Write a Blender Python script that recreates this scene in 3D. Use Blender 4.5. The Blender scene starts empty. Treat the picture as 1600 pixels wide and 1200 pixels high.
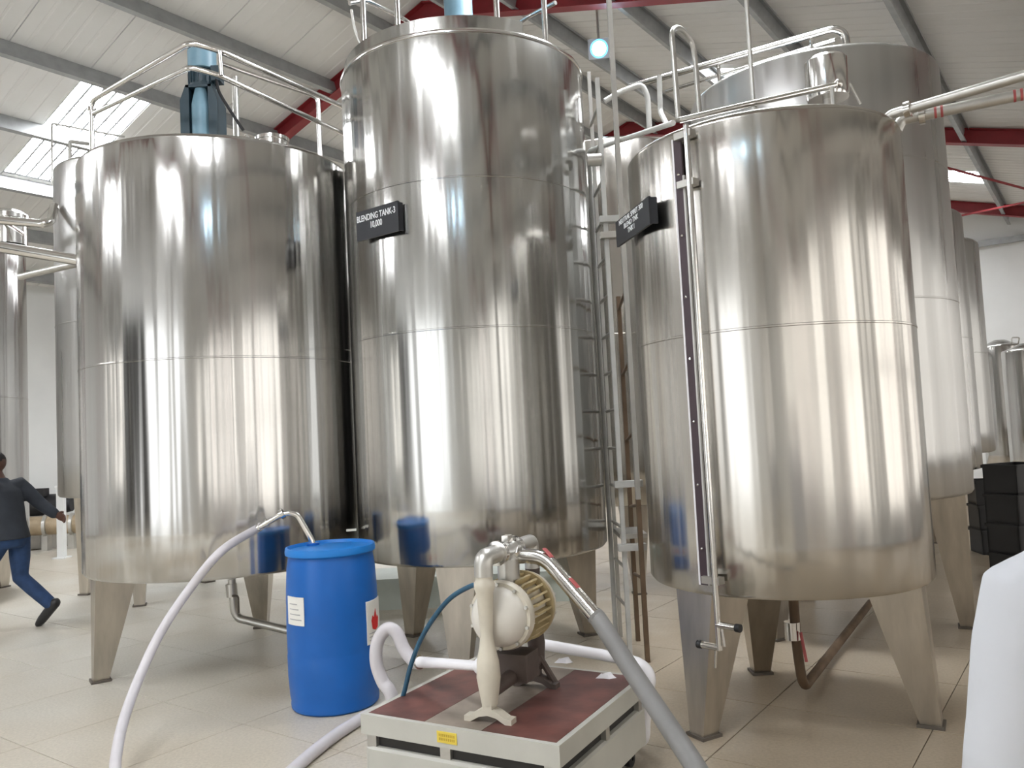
import bpy, math, random
from mathutils import Vector, Matrix
random.seed(7)
sin, cos, pi = math.sin, math.cos, math.pi
R_ = math.radians
scene = bpy.context.scene
col = scene.collection

# ------------------------------------------------------------------ camera
FPX, PITCH, ROLL, CAMH = 1272.0, R_(3.42), R_(2.857), 1.6
cam_d = bpy.data.cameras.new('camera'); cam = bpy.data.objects.new('camera', cam_d)
col.objects.link(cam); scene.camera = cam
cam_d.sensor_fit = 'HORIZONTAL'; cam_d.sensor_width = 36.0; cam_d.lens = 36.0 * FPX / 1600.0
cam_d.clip_start = .05; cam_d.clip_end = 200
cam.matrix_world = (Matrix.Translation((0, 0, CAMH)) @ Matrix.Rotation(pi / 2 + PITCH, 4, 'X')
                    @ Matrix.Rotation(-ROLL, 4, 'Z'))

# ------------------------------------------------------------------ view, world, big lights
vs = scene.view_settings
vs.view_transform = 'Standard'; vs.look = 'None'; vs.gamma = 1.0; vs.use_curve_mapping = False
vs.exposure = 0.18
world = bpy.data.worlds.new('world'); scene.world = world; world.use_nodes = True
wb = world.node_tree.nodes['Background']; wb.inputs[0].default_value = (.80, .90, 1, 1); wb.inputs[1].default_value = 1.0

HALL = R_(54)                 # hall axis: local x = along the hall (l), local y = across (w)
def hw(l, w, z=0.0):
    return Vector((l * cos(HALL) - w * sin(HALL), l * sin(HALL) + w * cos(HALL), z))

SKY_E, LAMP_E, ADDED_WIN_E = 36.0, 70.0, 1.9
def area(name, l, w, z, sx, sy, power, rot, colr=(1, .97, .93)):
    d = bpy.data.lights.new(name, 'AREA'); d.shape = 'RECTANGLE'; d.size = sx; d.size_y = sy; d.energy = power; d.color = colr
    o = bpy.data.objects.new(name, d); col.objects.link(o); o.location = hw(l, w, z)
    o.rotation_euler = rot; return o
scene.cycles.max_bounces = 7; scene.cycles.diffuse_bounces = 3; scene.cycles.glossy_bounces = 5
# fill light added in a made-up doorway behind the camera
area('daylight_back_door', -8.85, 4.5, 2.1, 5.0, 4.0, 105, (R_(90), 0, HALL + R_(-90)), (1, .98, .95))

# ------------------------------------------------------------------ pixel helpers (direction only)
def ray(x, y):
    c, s = cos(ROLL), sin(ROLL); dx, dy = x - 800, y - 600
    u = (c * dx - s * dy) / FPX; v = (s * dx + c * dy) / FPX
    return Vector((u, cos(PITCH) + sin(PITCH) * v, sin(PITCH) - cos(PITCH) * v))
CAM = Vector((0, 0, CAMH))
def at(x, y, Y): d = ray(x, y); return CAM + d * (Y / d.y)          # at forward distance Y
def onz(x, y, z): d = ray(x, y); return CAM + d * ((z - CAMH) / d.z)  # on a level plane
def oncyl(x, y, cx, cy, R):
    d = ray(x, y); a = d.x * d.x + d.y * d.y; b = -(d.x * cx + d.y * cy); c = cx * cx + cy * cy - R * R
    q = b * b - a * c; t = (-b - math.sqrt(max(q, 0))) / a
    return CAM + d * t
def project(P):
    X, Y, Z = P[0], P[1], P[2] - CAMH
    zc = Y * cos(PITCH) + Z * sin(PITCH); yc = -Y * sin(PITCH) + Z * cos(PITCH)
    if zc < .05: return (-9e9, -9e9)
    u = FPX * X / zc; v = -FPX * yc / zc; c, s = cos(ROLL), sin(ROLL)
    return (800 + c * u + s * v, 600 - s * u + c * v)

# ------------------------------------------------------------------ materials
def node_mat(name):
    m = bpy.data.materials.new(name); m.use_nodes = True
    nt = m.node_tree; return m, nt, nt.nodes['Principled BSDF']
def ramp(nt, stops):
    r = nt.nodes.new('ShaderNodeValToRGB'); e = r.color_ramp.elements
    while len(e) < len(stops): e.new(.5)
    for k, (p, c) in enumerate(stops): e[k].position = p; e[k].color = (*c, 1) if len(c) == 3 else c
    return r
def noise(nt, scale, detail=3, mapscale=(1, 1, 1), coord='Object', rough=.55):
    tc = nt.nodes.new('ShaderNodeTexCoord'); mp = nt.nodes.new('ShaderNodeMapping')
    mp.inputs['Scale'].default_value = mapscale
    n = nt.nodes.new('ShaderNodeTexNoise'); n.inputs['Scale'].default_value = scale
    n.inputs['Detail'].default_value = detail; n.inputs['Roughness'].default_value = rough
    nt.links.new(tc.outputs[coord], mp.inputs['Vector']); nt.links.new(mp.outputs[0], n.inputs['Vector'])
    return n
def plain(name, rgb, rough=.5, metal=0.0, var=.12, scale=6.0, bump=0.0, spec=.5, mapscale=(1, 1, 1), coat=0.0):
    m, nt, b = node_mat(name)
    n = noise(nt, scale, 4, mapscale)
    d = tuple(max(0, c * (1 - var)) for c in rgb); l = tuple(min(1, c * (1 + var)) for c in rgb)
    r = ramp(nt, [(.3, d), (.7, l)])
    nt.links.new(n.outputs[0], r.inputs[0]); nt.links.new(r.outputs[0], b.inputs['Base Color'])
    b.inputs['Roughness'].default_value = rough; b.inputs['Metallic'].default_value = metal
    b.inputs['Specular IOR Level'].default_value = spec; b.inputs['Coat Weight'].default_value = coat
    if bump:
        bp = nt.nodes.new('ShaderNodeBump'); bp.inputs['Strength'].default_value = bump; bp.inputs['Distance'].default_value = .01
        nt.links.new(n.outputs[0], bp.inputs['Height']); nt.links.new(bp.outputs[0], b.inputs['Normal'])
    return m
def glow(name, rgb, strength):
    m, nt, b = node_mat(name); b.inputs['Base Color'].default_value = (*rgb, 1)
    b.inputs['Emission Color'].default_value = (*rgb, 1); b.inputs['Emission Strength'].default_value = strength
    return m
def tank_steel(name, tint=(.66, .645, .62), rough=.2, wobble=.35, aniso=.55):
    """polished sheet: circumferential polish marks, plates slightly wavy, some handling grime"""
    m, nt, b = node_mat(name)
    b.inputs['Metallic'].default_value = 1.0
    n1 = noise(nt, 1.0, 2, (7, 7, .10)); n2 = noise(nt, 1.0, 2, (2.2, 2.2, .16)); n3 = noise(nt, 1.0, 3, (14, 14, .25))
    r = ramp(nt, [(.25, tuple(c * .80 for c in tint)), (.75, tint)])
    nt.links.new(n1.outputs[0], r.inputs[0]); nt.links.new(r.outputs[0], b.inputs['Base Color'])
    mr = nt.nodes.new('ShaderNodeMapRange'); mr.inputs[1].default_value = .3; mr.inputs[2].default_value = .7; mr.inputs[3].default_value = rough * .8; mr.inputs[4].default_value = rough * 1.25
    nt.links.new(n3.outputs[0], mr.inputs[0]); nt.links.new(mr.outputs[0], b.inputs['Roughness'])
    b.inputs['Anisotropic'].default_value = aniso
    tg = nt.nodes.new('ShaderNodeTangent'); tg.direction_type = 'RADIAL'; tg.axis = 'Z'
    nt.links.new(tg.outputs[0], b.inputs['Tangent'])
    ad = nt.nodes.new('ShaderNodeMath'); ad.operation = 'MULTIPLY_ADD'; ad.inputs[1].default_value = 2.2
    nt.links.new(n2.outputs[0], ad.inputs[0]); nt.links.new(n1.outputs[0], ad.inputs[2])
    bp = nt.nodes.new('ShaderNodeBump'); bp.inputs['Strength'].default_value = wobble; bp.inputs['Distance'].default_value = .03
    nt.links.new(ad.outputs[0], bp.inputs['Height']); nt.links.new(bp.outputs[0], b.inputs['Normal'])
    return m
def floor_mat(name):
    m, nt, b = node_mat(name)
    geo = nt.nodes.new('ShaderNodeNewGeometry')
    def nz(scale, detail, rgh=.6):
        n = nt.nodes.new('ShaderNodeTexNoise'); n.inputs['Scale'].default_value = scale; n.inputs['Detail'].default_value = detail
        n.inputs['Roughness'].default_value = rgh; nt.links.new(geo.outputs['Position'], n.inputs['Vector']); return n
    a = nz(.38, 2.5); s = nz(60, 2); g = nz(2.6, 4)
    r1 = ramp(nt, [(.30, (.47, .40, .30)), (.50, (.60, .555, .47)), (.70, (.68, .665, .605))])
    r2 = ramp(nt, [(.35, (.86, .86, .86)), (.65, (1, 1, 1))])
    nt.links.new(a.outputs[0], r1.inputs[0]); nt.links.new(s.outputs[0], r2.inputs[0])
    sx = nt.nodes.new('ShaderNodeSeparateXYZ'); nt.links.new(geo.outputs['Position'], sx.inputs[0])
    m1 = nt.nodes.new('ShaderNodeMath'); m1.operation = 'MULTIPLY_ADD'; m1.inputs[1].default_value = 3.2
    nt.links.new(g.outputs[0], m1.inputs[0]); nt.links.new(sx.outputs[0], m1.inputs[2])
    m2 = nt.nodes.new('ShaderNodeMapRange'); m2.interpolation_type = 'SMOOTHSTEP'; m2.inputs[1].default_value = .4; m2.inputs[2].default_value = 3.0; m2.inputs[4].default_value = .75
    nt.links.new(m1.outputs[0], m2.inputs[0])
    mt = nt.nodes.new('ShaderNodeMix'); mt.data_type = 'RGBA'; mt.inputs[7].default_value = (.40, .315, .215, 1)  # browner towards the right: partly that side's shade, mixed into the tile colour
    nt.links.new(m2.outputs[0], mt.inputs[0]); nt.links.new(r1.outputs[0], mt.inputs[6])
    mx = nt.nodes.new('ShaderNodeMix'); mx.data_type = 'RGBA'; mx.blend_type = 'MULTIPLY'; mx.inputs[0].default_value = 1
    nt.links.new(mt.outputs[2], mx.inputs[6]); nt.links.new(r2.outputs[0], mx.inputs[7])
    nt.links.new(mx.outputs[2], b.inputs['Base Color'])
    mr = nt.nodes.new('ShaderNodeMapRange'); mr.inputs[1].default_value = .3; mr.inputs[2].default_value = .7
    mr.inputs[3].default_value = .30; mr.inputs[4].default_value = .40
    nt.links.new(g.outputs[0], mr.inputs[0]); nt.links.new(mr.outputs[0], b.inputs['Roughness'])
    return m
M = {}
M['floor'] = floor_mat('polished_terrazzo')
M['joint'] = plain('floor_joint', (.30, .26, .20), .8)
M['wall'] = plain('white_paint', (.80, .81, .80), .75, var=.03, scale=1.5)
M['storeroom'] = plain('storeroom_dark_paint', (.10, .09, .08), .8)
M['roof'] = plain('roof_sheet', (.75, .745, .725), .55, var=.03, scale=1.2)
M['purlin'] = plain('galvanised_purlin', (.36, .37, .37), .5, .3, var=.12)
M['red'] = plain('red_oxide_paint', (.26, .022, .028), .5, var=.15)
M['skylight'] = glow('skylight_sheet', (.95, .97, 1.0), SKY_E)
M['mullion'] = plain('skylight_rib', (.45, .46, .48), .6)
M['glasslit'] = glow('window_daylight', (1.0, .975, .93), ADDED_WIN_E)
M['steel1'] = tank_steel('tank_sheet_steel_a', (.60, .588, .57), .16, .40)
M['steel2'] = tank_steel('tank_sheet_steel_b', (.585, .58, .56), .18, .36)
M['steel3'] = tank_steel('tank_sheet_steel_c', (.62, .595, .555), .20, .36)
M['steel4'] = tank_steel('tank_sheet_steel_d', (.56, .555, .54), .32, .30)
M['leg'] = plain('leg_steel', (.50, .46, .40), .33, 1.0, var=.18, scale=3, mapscale=(3, 3, .6))
M['foot'] = plain('foot_plate_steel', (.16, .14, .12), .6, .6)
M['chrome'] = plain('bright_pipe_steel', (.74, .73, .71), .16, 1.0, var=.06)
M['dull'] = plain('dull_pipe_steel', (.55, .54, .51), .38, .85, var=.1)
M['greyrail'] = plain('grey_rail_paint', (.55, .55, .53), .45, .2)
M['rust'] = plain('rusty_stile', (.15, .10, .062), .7, .3, var=.25)
M['motor'] = plain('motor_teal_dark', (.022, .048, .066), .42, var=.2)
M['motorlight'] = plain('motor_cowl_blue', (.19, .33, .42), .4, var=.1)
M['black'] = plain('black_rubber', (.015, .015, .017), .5)
M['board'] = plain('sign_board_black', (.022, .024, .030), .4, var=.05)
M['ink'] = plain('sign_lettering_white', (.85, .88, .90), .6, var=.02)
M['drum'] = plain('blue_polyethylene', (.006, .12, .46), .38, var=.10, scale=2.5, spec=.45)
M['drumlid'] = plain('blue_polyethylene_lid', (.012, .20, .62), .4, var=.06, scale=2.5, spec=.45)
M['label'] = plain('paper_label', (.80, .79, .74), .7, var=.05)
M['labelgrey'] = plain('print_grey', (.45, .45, .45), .7)
M['flame'] = plain('print_red', (.70, .03, .03), .6)
M['cream'] = plain('cream_enamel', (.50, .495, .45), .42, var=.06, scale=4)
M['plate'] = plain('worn_red_brown_deck', (.135, .052, .042), .45, var=.45, scale=5, bump=.25)
M['deckworn'] = plain('worn_grey_deck', (.27, .225, .185), .5, var=.3, scale=5, bump=.2)
M['shadow'] = plain('dark_chassis', (.03, .028, .026), .7)
M['yellow'] = plain('yellow_sticker', (.75, .58, .08), .6, var=.04)
M['orange'] = plain('sticker_print', (.50, .33, .03), .6)
M['pumpw'] = plain('cream_pump_casting', (.62, .575, .48), .42, var=.10, scale=7)
M['dome'] = plain('white_pump_dome', (.70, .67, .61), .35, var=.05)
M['brass'] = plain('yellowed_rib', (.50, .40, .22), .5, var=.2)
M['grime'] = plain('dark_grimy_casting', (.10, .075, .065), .6, var=.3)
M['hose'] = plain('grey_white_pvc_hose', (.60, .575, .60), .40, var=.06)
M['hosegrey'] = plain('grey_pvc_hose', (.21, .207, .203), .45, var=.08)
M['pvc'] = plain('white_pvc', (.82, .81, .84), .35, var=.03)
M['airhose'] = plain('blue_air_hose', (.02, .085, .15), .35)
M['redmark'] = plain('red_tape', (.42, .09, .09), .5)
M['plum'] = plain('gauge_board_plum', (.055, .035, .045), .45)
M['coat'] = plain('white_coat_cotton', (.56, .575, .61), .85, var=.03, scale=4, bump=.9)
M['skin'] = plain('dark_brown_skin', (.10, .045, .030), .5, var=.08)
M['shirt'] = plain('charcoal_shirt', (.030, .036, .048), .8, var=.2)
M['jeans'] = plain('blue_denim', (.018, .048, .125), .8, var=.25, scale=12)
M['hair'] = plain('black_hair', (.012, .010, .010), .7)
M['shoe'] = plain('black_leather', (.018, .018, .02), .35)
M['trouser'] = plain('dark_trouser', (.05, .05, .06), .8)
M['tan'] = plain('tan_pipe', (.42, .33, .22), .5, .3, var=.2)
M['palegreen'] = plain('pale_green_panel', (.55, .60, .55), .5, var=.05)
M['navy'] = plain('navy_cloth', (.015, .02, .06), .8)
M['lampbody'] = plain('lamp_housing_grey', (.40, .42, .45), .4, .5)
M['lamp'] = glow('lamp_lens_blue_white', (.55, .80, 1.0), LAMP_E)
M['lamprim'] = glow('lamp_rim_blue', (.12, .50, 1.0), 1.6)
M['blackcrate'] = plain('black_plastic', (.014, .014, .016), .5)

# ------------------------------------------------------------------ mesh builder (world coordinates)
class MB:
    def __init__(s): s.v = []; s.f = []
    def add(s, vs_, fs_):
        o = len(s.v); s.v += [tuple(p) for p in vs_]; s.f += [tuple(i + o for i in f) for f in fs_]; return s
    def box(s, c, size, rz=0.0, mat=None):
        c = Vector(c); hx, hy, hz = size[0] / 2, size[1] / 2, size[2] / 2
        rot = mat if mat is not None else Matrix.Rotation(rz, 3, 'Z')
        vs_ = [c + rot @ Vector((x * hx, y * hy, z * hz)) for z in (-1, 1) for x, y in ((-1, -1), (1, -1), (1, 1), (-1, 1))]
        return s.add(vs_, [(3, 2, 1, 0), (4, 5, 6, 7), (0, 1, 5, 4), (1, 2, 6, 5), (2, 3, 7, 6), (3, 0, 4, 7)])
    def loft(s, rings, cap=True):
        n = len(rings[0]); vs_ = [p for r in rings for p in r]; fs_ = []
        for i in range(len(rings) - 1):
            for j in range(n):
                a, b = i * n + j, i * n + (j + 1) % n; fs_.append((a, b, b + n, a + n))
        if cap: fs_.append(tuple(reversed(range(n)))); k = (len(rings) - 1) * n; fs_.append(tuple(range(k, k + n)))
        return s.add(vs_, fs_)
    def tube(s, pts, r, seg=10, cap=True):
        pts = [Vector(p) for p in pts]; rr = r if isinstance(r, (list, tuple)) else [r] * len(pts)
        t0 = (pts[1] - pts[0]).normalized(); up = Vector((0, 0, 1)) if abs(t0.z) < .9 else Vector((1, 0, 0))
        nrm = t0.cross(up).normalized(); rings = []
        for i, p in enumerate(pts):
            if i == 0: t = t0
            elif i == len(pts) - 1: t = (pts[i] - pts[i - 1]).normalized()
            else: t = ((pts[i + 1] - p).normalized() + (p - pts[i - 1]).normalized()).normalized()
            nrm = (nrm - t * nrm.dot(t)).normalized(); bi = t.cross(nrm)
            rings.append([p + (nrm * cos(a) + bi * sin(a)) * rr[i] for a in [2 * pi * k / seg for k in range(seg)]])
        return s.loft(rings, cap)
    def lathe(s, prof, o=(0, 0, 0), axis=(0, 0, 1), seg=48, a0=0.0, a1=None):
        """prof: list of (radius, height along axis)"""
        o = Vector(o); ax = Vector(axis).normalized(); up = Vector((0, 0, 1)) if abs(ax.z) < .9 else Vector((1, 0, 0))
        e1 = ax.cross(up).normalized(); e2 = ax.cross(e1); full = a1 is None; a1 = 2 * pi if full else a1
        m = seg if full else seg + 1; vs_ = []
        for r, h in prof:
            for k in range(m):
                a = a0 + (a1 - a0) * k / seg; vs_.append(o + ax * h + (e1 * cos(a) + e2 * sin(a)) * max(r, 1e-4))
        fs_ = []
        for i in range(len(prof) - 1):
            for k in range(seg):
                a = i * m + k; b = i * m + (k + 1) % m; fs_.append((a, b, b + m, a + m))
        return s.add(vs_, fs_)
    def prism(s, poly, thick):
        """poly: 3D points of a flat polygon, thick: offset vector"""
        t = Vector(thick); n = len(poly); p = [Vector(q) for q in poly]
        return s.add(p + [q + t for q in p], [tuple(reversed(range(n))), tuple(range(n, 2 * n))] +
                     [(i, (i + 1) % n, n + (i + 1) % n, n + i) for i in range(n)])
    def ball(s, c, r, seg=16, sc=(1, 1, 1)):
        c = Vector(c); k = seg // 2
        rings = [[c + Vector((r * sc[0] * sin(pi * i / k) * cos(2 * pi * j / seg), r * sc[1] * sin(pi * i / k) * sin(2 * pi * j / seg),
                  -r * sc[2] * cos(pi * i / k))) for j in range(seg)] for i in range(1, k)]
        o = len(s.v); s.loft(rings, True); return s
    def build(s, name, mat, parent=None, smooth=True, loc=None):
        root = parent
        org = Vector((0, 0, 0))
        while root is not None: org += Vector(root.location); root = root.parent
        if loc is not None: org += Vector(loc)
        me = bpy.data.meshes.new(name); me.from_pydata([tuple(Vector(p) - org) for p in s.v], [], s.f); me.update()
        if smooth:
            me.shade_smooth(); me.set_sharp_from_angle(angle=R_(38))
        me.materials.append(M[mat] if isinstance(mat, str) else mat)
        o = bpy.data.objects.new(name, me); col.objects.link(o)
        if loc is not None: o.location = loc
        if parent is not None: o.parent = parent
        return o
def mesh_fix(o):       # consistent outward normals
    import bmesh
    bm = bmesh.new(); bm.from_mesh(o.data); bmesh.ops.recalc_face_normals(bm, faces=bm.faces); bm.to_mesh(o.data); bm.free(); return o
def tag(o, label=None, cat=None, group=None, kind=None):
    if label: o['label'] = label
    if cat: o['category'] = cat
    if group: o['group'] = group
    if kind: o['kind'] = kind
    return o
def thing(name, loc, label=None, cat=None, group=None, kind=None):
    o = bpy.data.objects.new(name, None); col.objects.link(o); o.location = loc; o.empty_display_size = .1
    return tag(o, label, cat, group, kind)
def smoothpath(pts, n=8):
    pts = [Vector(p) for p in pts]; q = [pts[0] * 2 - pts[1]] + pts + [pts[-1] * 2 - pts[-2]]; out = []
    for i in range(1, len(q) - 2):
        for k in range(n):
            t = k / n; a, b, c, d = q[i - 1:i + 3]
            out.append(.5 * ((2 * b) + (c - a) * t + (2 * a - 5 * b + 4 * c - d) * t * t + (3 * b - a - 3 * c + d) * t ** 3))
    return out + [pts[-1]]
def bend(pts, r, n=6):
    """polyline with its corners rounded to about radius r"""
    pts = [Vector(p) for p in pts]; out = [pts[0]]
    for i in range(1, len(pts) - 1):
        a, b, c = pts[i - 1], pts[i], pts[i + 1]; d1 = (a - b); d2 = (c - b)
        k = min(r, d1.length * .48, d2.length * .48); p, q = b + d1.normalized() * k, b + d2.normalized() * k
        out += [(p * (1 - t) ** 2 + b * 2 * t * (1 - t) + q * t * t) for t in [j / n for j in range(n + 1)]]
    return out + [pts[-1]]
def tubeobj(name, pts, r, mat, parent=None, seg=10):
    return MB().tube(pts, r, seg).build(name, mat, parent)
def text_mesh(txt, size, mat, parent, origin, ex, ez, align='CENTER', name='lettering', tall=1.4):
    cu = bpy.data.curves.new('t', 'FONT'); cu.body = txt; cu.size = size; cu.align_x = align; cu.align_y = 'CENTER'; cu.extrude = .0008; cu.offset = size * .012
    cu.space_line = .95
    to = bpy.data.objects.new('t', cu); col.objects.link(to)
    bpy.context.view_layer.update()
    dg = bpy.context.evaluated_depsgraph_get(); me = bpy.data.meshes.new_from_object(to.evaluated_get(dg))
    bpy.data.objects.remove(to); ex = Vector(ex).normalized(); ez = Vector(ez).normalized(); en = ex.cross(ez)
    org = Vector(origin); base = Vector((0, 0, 0)); r = parent
    while r is not None: base += Vector(r.location); r = r.parent
    for v in me.vertices: v.co = org + ex * v.co.x + ez * v.co.y * tall + en * v.co.z - base
    me.materials.clear(); me.materials.append(M[mat])
    o = bpy.data.objects.new(name, me); col.objects.link(o); o.parent = parent; return o

# ================================================================== THE SETTING
WL, WR, LF, LB = 15.6, -4.5, 20.2, -9.0        # left wall, right wall (w), far and back walls (l)
RIDGE_W, RIDGE_Z, TS = 6.76, 7.24, math.tan(R_(16))
def roofz(w): return RIDGE_Z - TS * abs(w - RIDGE_W)
def hall_obj(o): o.rotation_euler = (0, 0, HALL); return o
def hall_mesh(name, mb, mat, parent=None, kind='structure'):
    """mb holds (l, w, z) coordinates"""
    me = bpy.data.meshes.new(name); me.from_pydata(mb.v, [], mb.f); me.update(); me.materials.append(M[mat])
    o = bpy.data.objects.new(name, me); col.objects.link(o)
    if parent is None:
        hall_obj(o); tag(o, kind=kind)
    else: o.parent = parent
    return o
# floor slab with separate terrazzo tiles
TILE = .832; L0, W0 = 2.92, 4.99
fl = hall_mesh('floor', MB().box(((LF + LB) / 2, (WL + WR) / 2, -.11), (LF - LB, WL - WR, .20)), 'joint')
tm = bpy.data.meshes.new('floor_tile'); tb = MB()
h = TILE / 2 - .0022; b_ = .0025
tb.loft([[(-h, -h, -.012), (h, -h, -.012), (h, h, -.012), (-h, h, -.012)], [(-h, -h, -.0012), (h, -h, -.0012), (h, h, -.0012), (-h, h, -.0012)],
         [(-h + b_, -h + b_, 0), (h - b_, -h + b_, 0), (h - b_, h - b_, 0), (-h + b_, h - b_, 0)]])
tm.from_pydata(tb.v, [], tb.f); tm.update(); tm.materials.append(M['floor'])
cells = []
for i in range(-16, 22):
    for j in range(-13, 14):
        l, w = L0 + (i + .5) * TILE, W0 + (j + .5) * TILE
        if l - TILE / 2 < LB or l + TILE / 2 > LF + .05 or w - TILE / 2 < WR or w + TILE / 2 > WL + .05: continue
        p = hw(l, w); u, v = project(p); vis = -120 < u < 1720 and 600 < v < 1330
        cells.append((0 if vis else 1, p.length, l, w))
cells.sort(); rest = MB()
for k, (hid, d, l, w) in enumerate(cells):
    if k < 290 and not hid:
        o = bpy.data.objects.new('tile', tm); col.objects.link(o); o.parent = fl; o.location = (l, w, 0)
    else: rest.add([(l + x, w + y, z) for x, y, z in tb.v], tb.f)
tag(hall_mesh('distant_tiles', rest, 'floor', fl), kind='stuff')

def wall(name, pts, thick):
    return hall_mesh(name, MB().prism(pts, thick), 'wall')
wall('wall_left', [(LB, WL, 0), (LF, WL, 0), (LF, WL, roofz(WL)), (LB, WL, roofz(WL))], (0, .15, 0))
# right wall; back wall with added doorways behind the camera
def wall_with_hole(name, along, fixed, a0, a1, top, h0, h1, hz, thick):
    mb = MB()
    def P(a, z): return (a, fixed, z) if along == 'l' else (fixed, a, z)
    def quad(p0, p1, z0, z1a, z1b): mb.prism([P(p0, z0), P(p1, z0), P(p1, z1b), P(p0, z1a)], thick)
    quad(a0, h0, 0, top(a0), top(h0)); quad(h1, a1, 0, top(h1), top(a1)); quad(h0, h1, hz, top(h0), top(h1))
    return hall_mesh(name, mb, 'wall')
wall('wall_right', [(LB, WR, 0), (LF, WR, 0), (LF, WR, roofz(WR)), (LB, WR, roofz(WR))], (0, -.15, 0))
wall('wall_far', [(LF, WR, 0), (LF, WL, 0), (LF, WL, roofz(WL)), (LF, RIDGE_W, RIDGE_Z), (LF, WR, roofz(WR))], (.15, 0, 0))
mbk = MB()
mbk.prism([(LB, WR, 0), (LB, 2, 0), (LB, 2, roofz(2)), (LB, WR, roofz(WR))], (-.15, 0, 0))
mbk.prism([(LB, 7, 0), (LB, 7.7, 0), (LB, 7.7, roofz(7.7)), (LB, 7, roofz(7))], (-.15, 0, 0))
mbk.prism([(LB, 7.7, 4.3), (LB, 12.3, 4.3), (LB, 12.3, roofz(12.3)), (LB, 7.7, roofz(7.7))], (-.15, 0, 0))
mbk.prism([(LB, 12.3, 0), (LB, WL, 0), (LB, WL, roofz(WL)), (LB, 12.3, roofz(12.3))], (-.15, 0, 0))
# added dark recess in the back wall, unseen, to darken the tank reflections
sr = MB(); sr.box((LB - 2.2, 10, -.06), (4.1, 4.7, .1)); sr.box((LB - 2.2, 10, 4.36), (4.1, 4.7, .1)); sr.box((LB - 4.2, 10, 2.15), (.1, 4.7, 4.4))
for w_ in (7.65, 12.35): sr.box((LB - 2.2, w_, 2.15), (4.1, .1, 4.4))
hall_mesh('wall_store', sr, 'storeroom')
mbk.prism([(LB, 2, 4.1), (LB, 7, 4.1), (LB, 7, roofz(7)), (LB, RIDGE_W, RIDGE_Z), (LB, 2, roofz(2))], (-.15, 0, 0))
hall_mesh('wall_back', mbk, 'wall')
# skirting kerb along the left wall
hall_mesh('baseboard_left', MB().box(((LF + LB) / 2, WL - .06, .06), (LF - LB, .12, .12)), 'cream')

# ceiling: ribbed sheets, purlins, rafters, skylights
ceil_ = thing('ceiling', (0, 0, 0), kind='structure'); hall_obj(ceil_)
PW = .9333
BAY = 5.6; RAF = [-3.4, 2.2, 7.8, 13.4, 19.0]
def sheet_mesh(name, wa, wb):
    me = bpy.data.meshes.new(name); mb = MB(); prof = []
    n = 5
    for k in range(n):
        x = k * PW / n; prof += [(x + .004, 0), (x + PW / n * .78, 0), (x + PW / n * .82, .006), (x + PW / n * .96, .006)]
    prof = [(.004, 0)] + prof[1:]; prof.append((PW - .004, .0))
    top = [(x, wa, roofz(wa) + z) for x, z in prof]; bot = [(x, wb, roofz(wb) + z) for x, z in prof]
    m = len(prof); vs_ = top + bot + [(x, w, z + .05) for x, w, z in top + bot]
    fs_ = [(i, i + 1, m + i + 1, m + i) for i in range(m - 1)] + [(2 * m + m + i, 2 * m + m + i + 1, 2 * m + i + 1, 2 * m + i) for i in range(m - 1)]
    fs_ += [(0, m, 3 * m, 2 * m), (m - 1, 3 * m - 1, 4 * m - 1, 2 * m - 1)]
    me.from_pydata(vs_, [], fs_); me.update(); me.materials.append(M['roof']); return me
SKW = (9.9, 12.35)
def mirror(w): return 2 * RIDGE_W - w
sh_full = {+1: sheet_mesh('roof_sheet', RIDGE_W, WL + .1), -1: sheet_mesh('roof_sheet', mirror(RIDGE_W), WR - .1)}
sh_up = {+1: sheet_mesh('roof_sheet', RIDGE_W, SKW[0]), -1: sheet_mesh('roof_sheet', RIDGE_W, mirror(SKW[0]))}
sh_dn = {+1: sheet_mesh('roof_sheet', SKW[1], WL + .1), -1: sheet_mesh('roof_sheet', mirror(SKW[1]), WR - .1)}
k0 = int(math.floor((LB - 5.0) / PW)); k1 = int(math.ceil((LF - 5.0) / PW)); wn = 0
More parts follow.
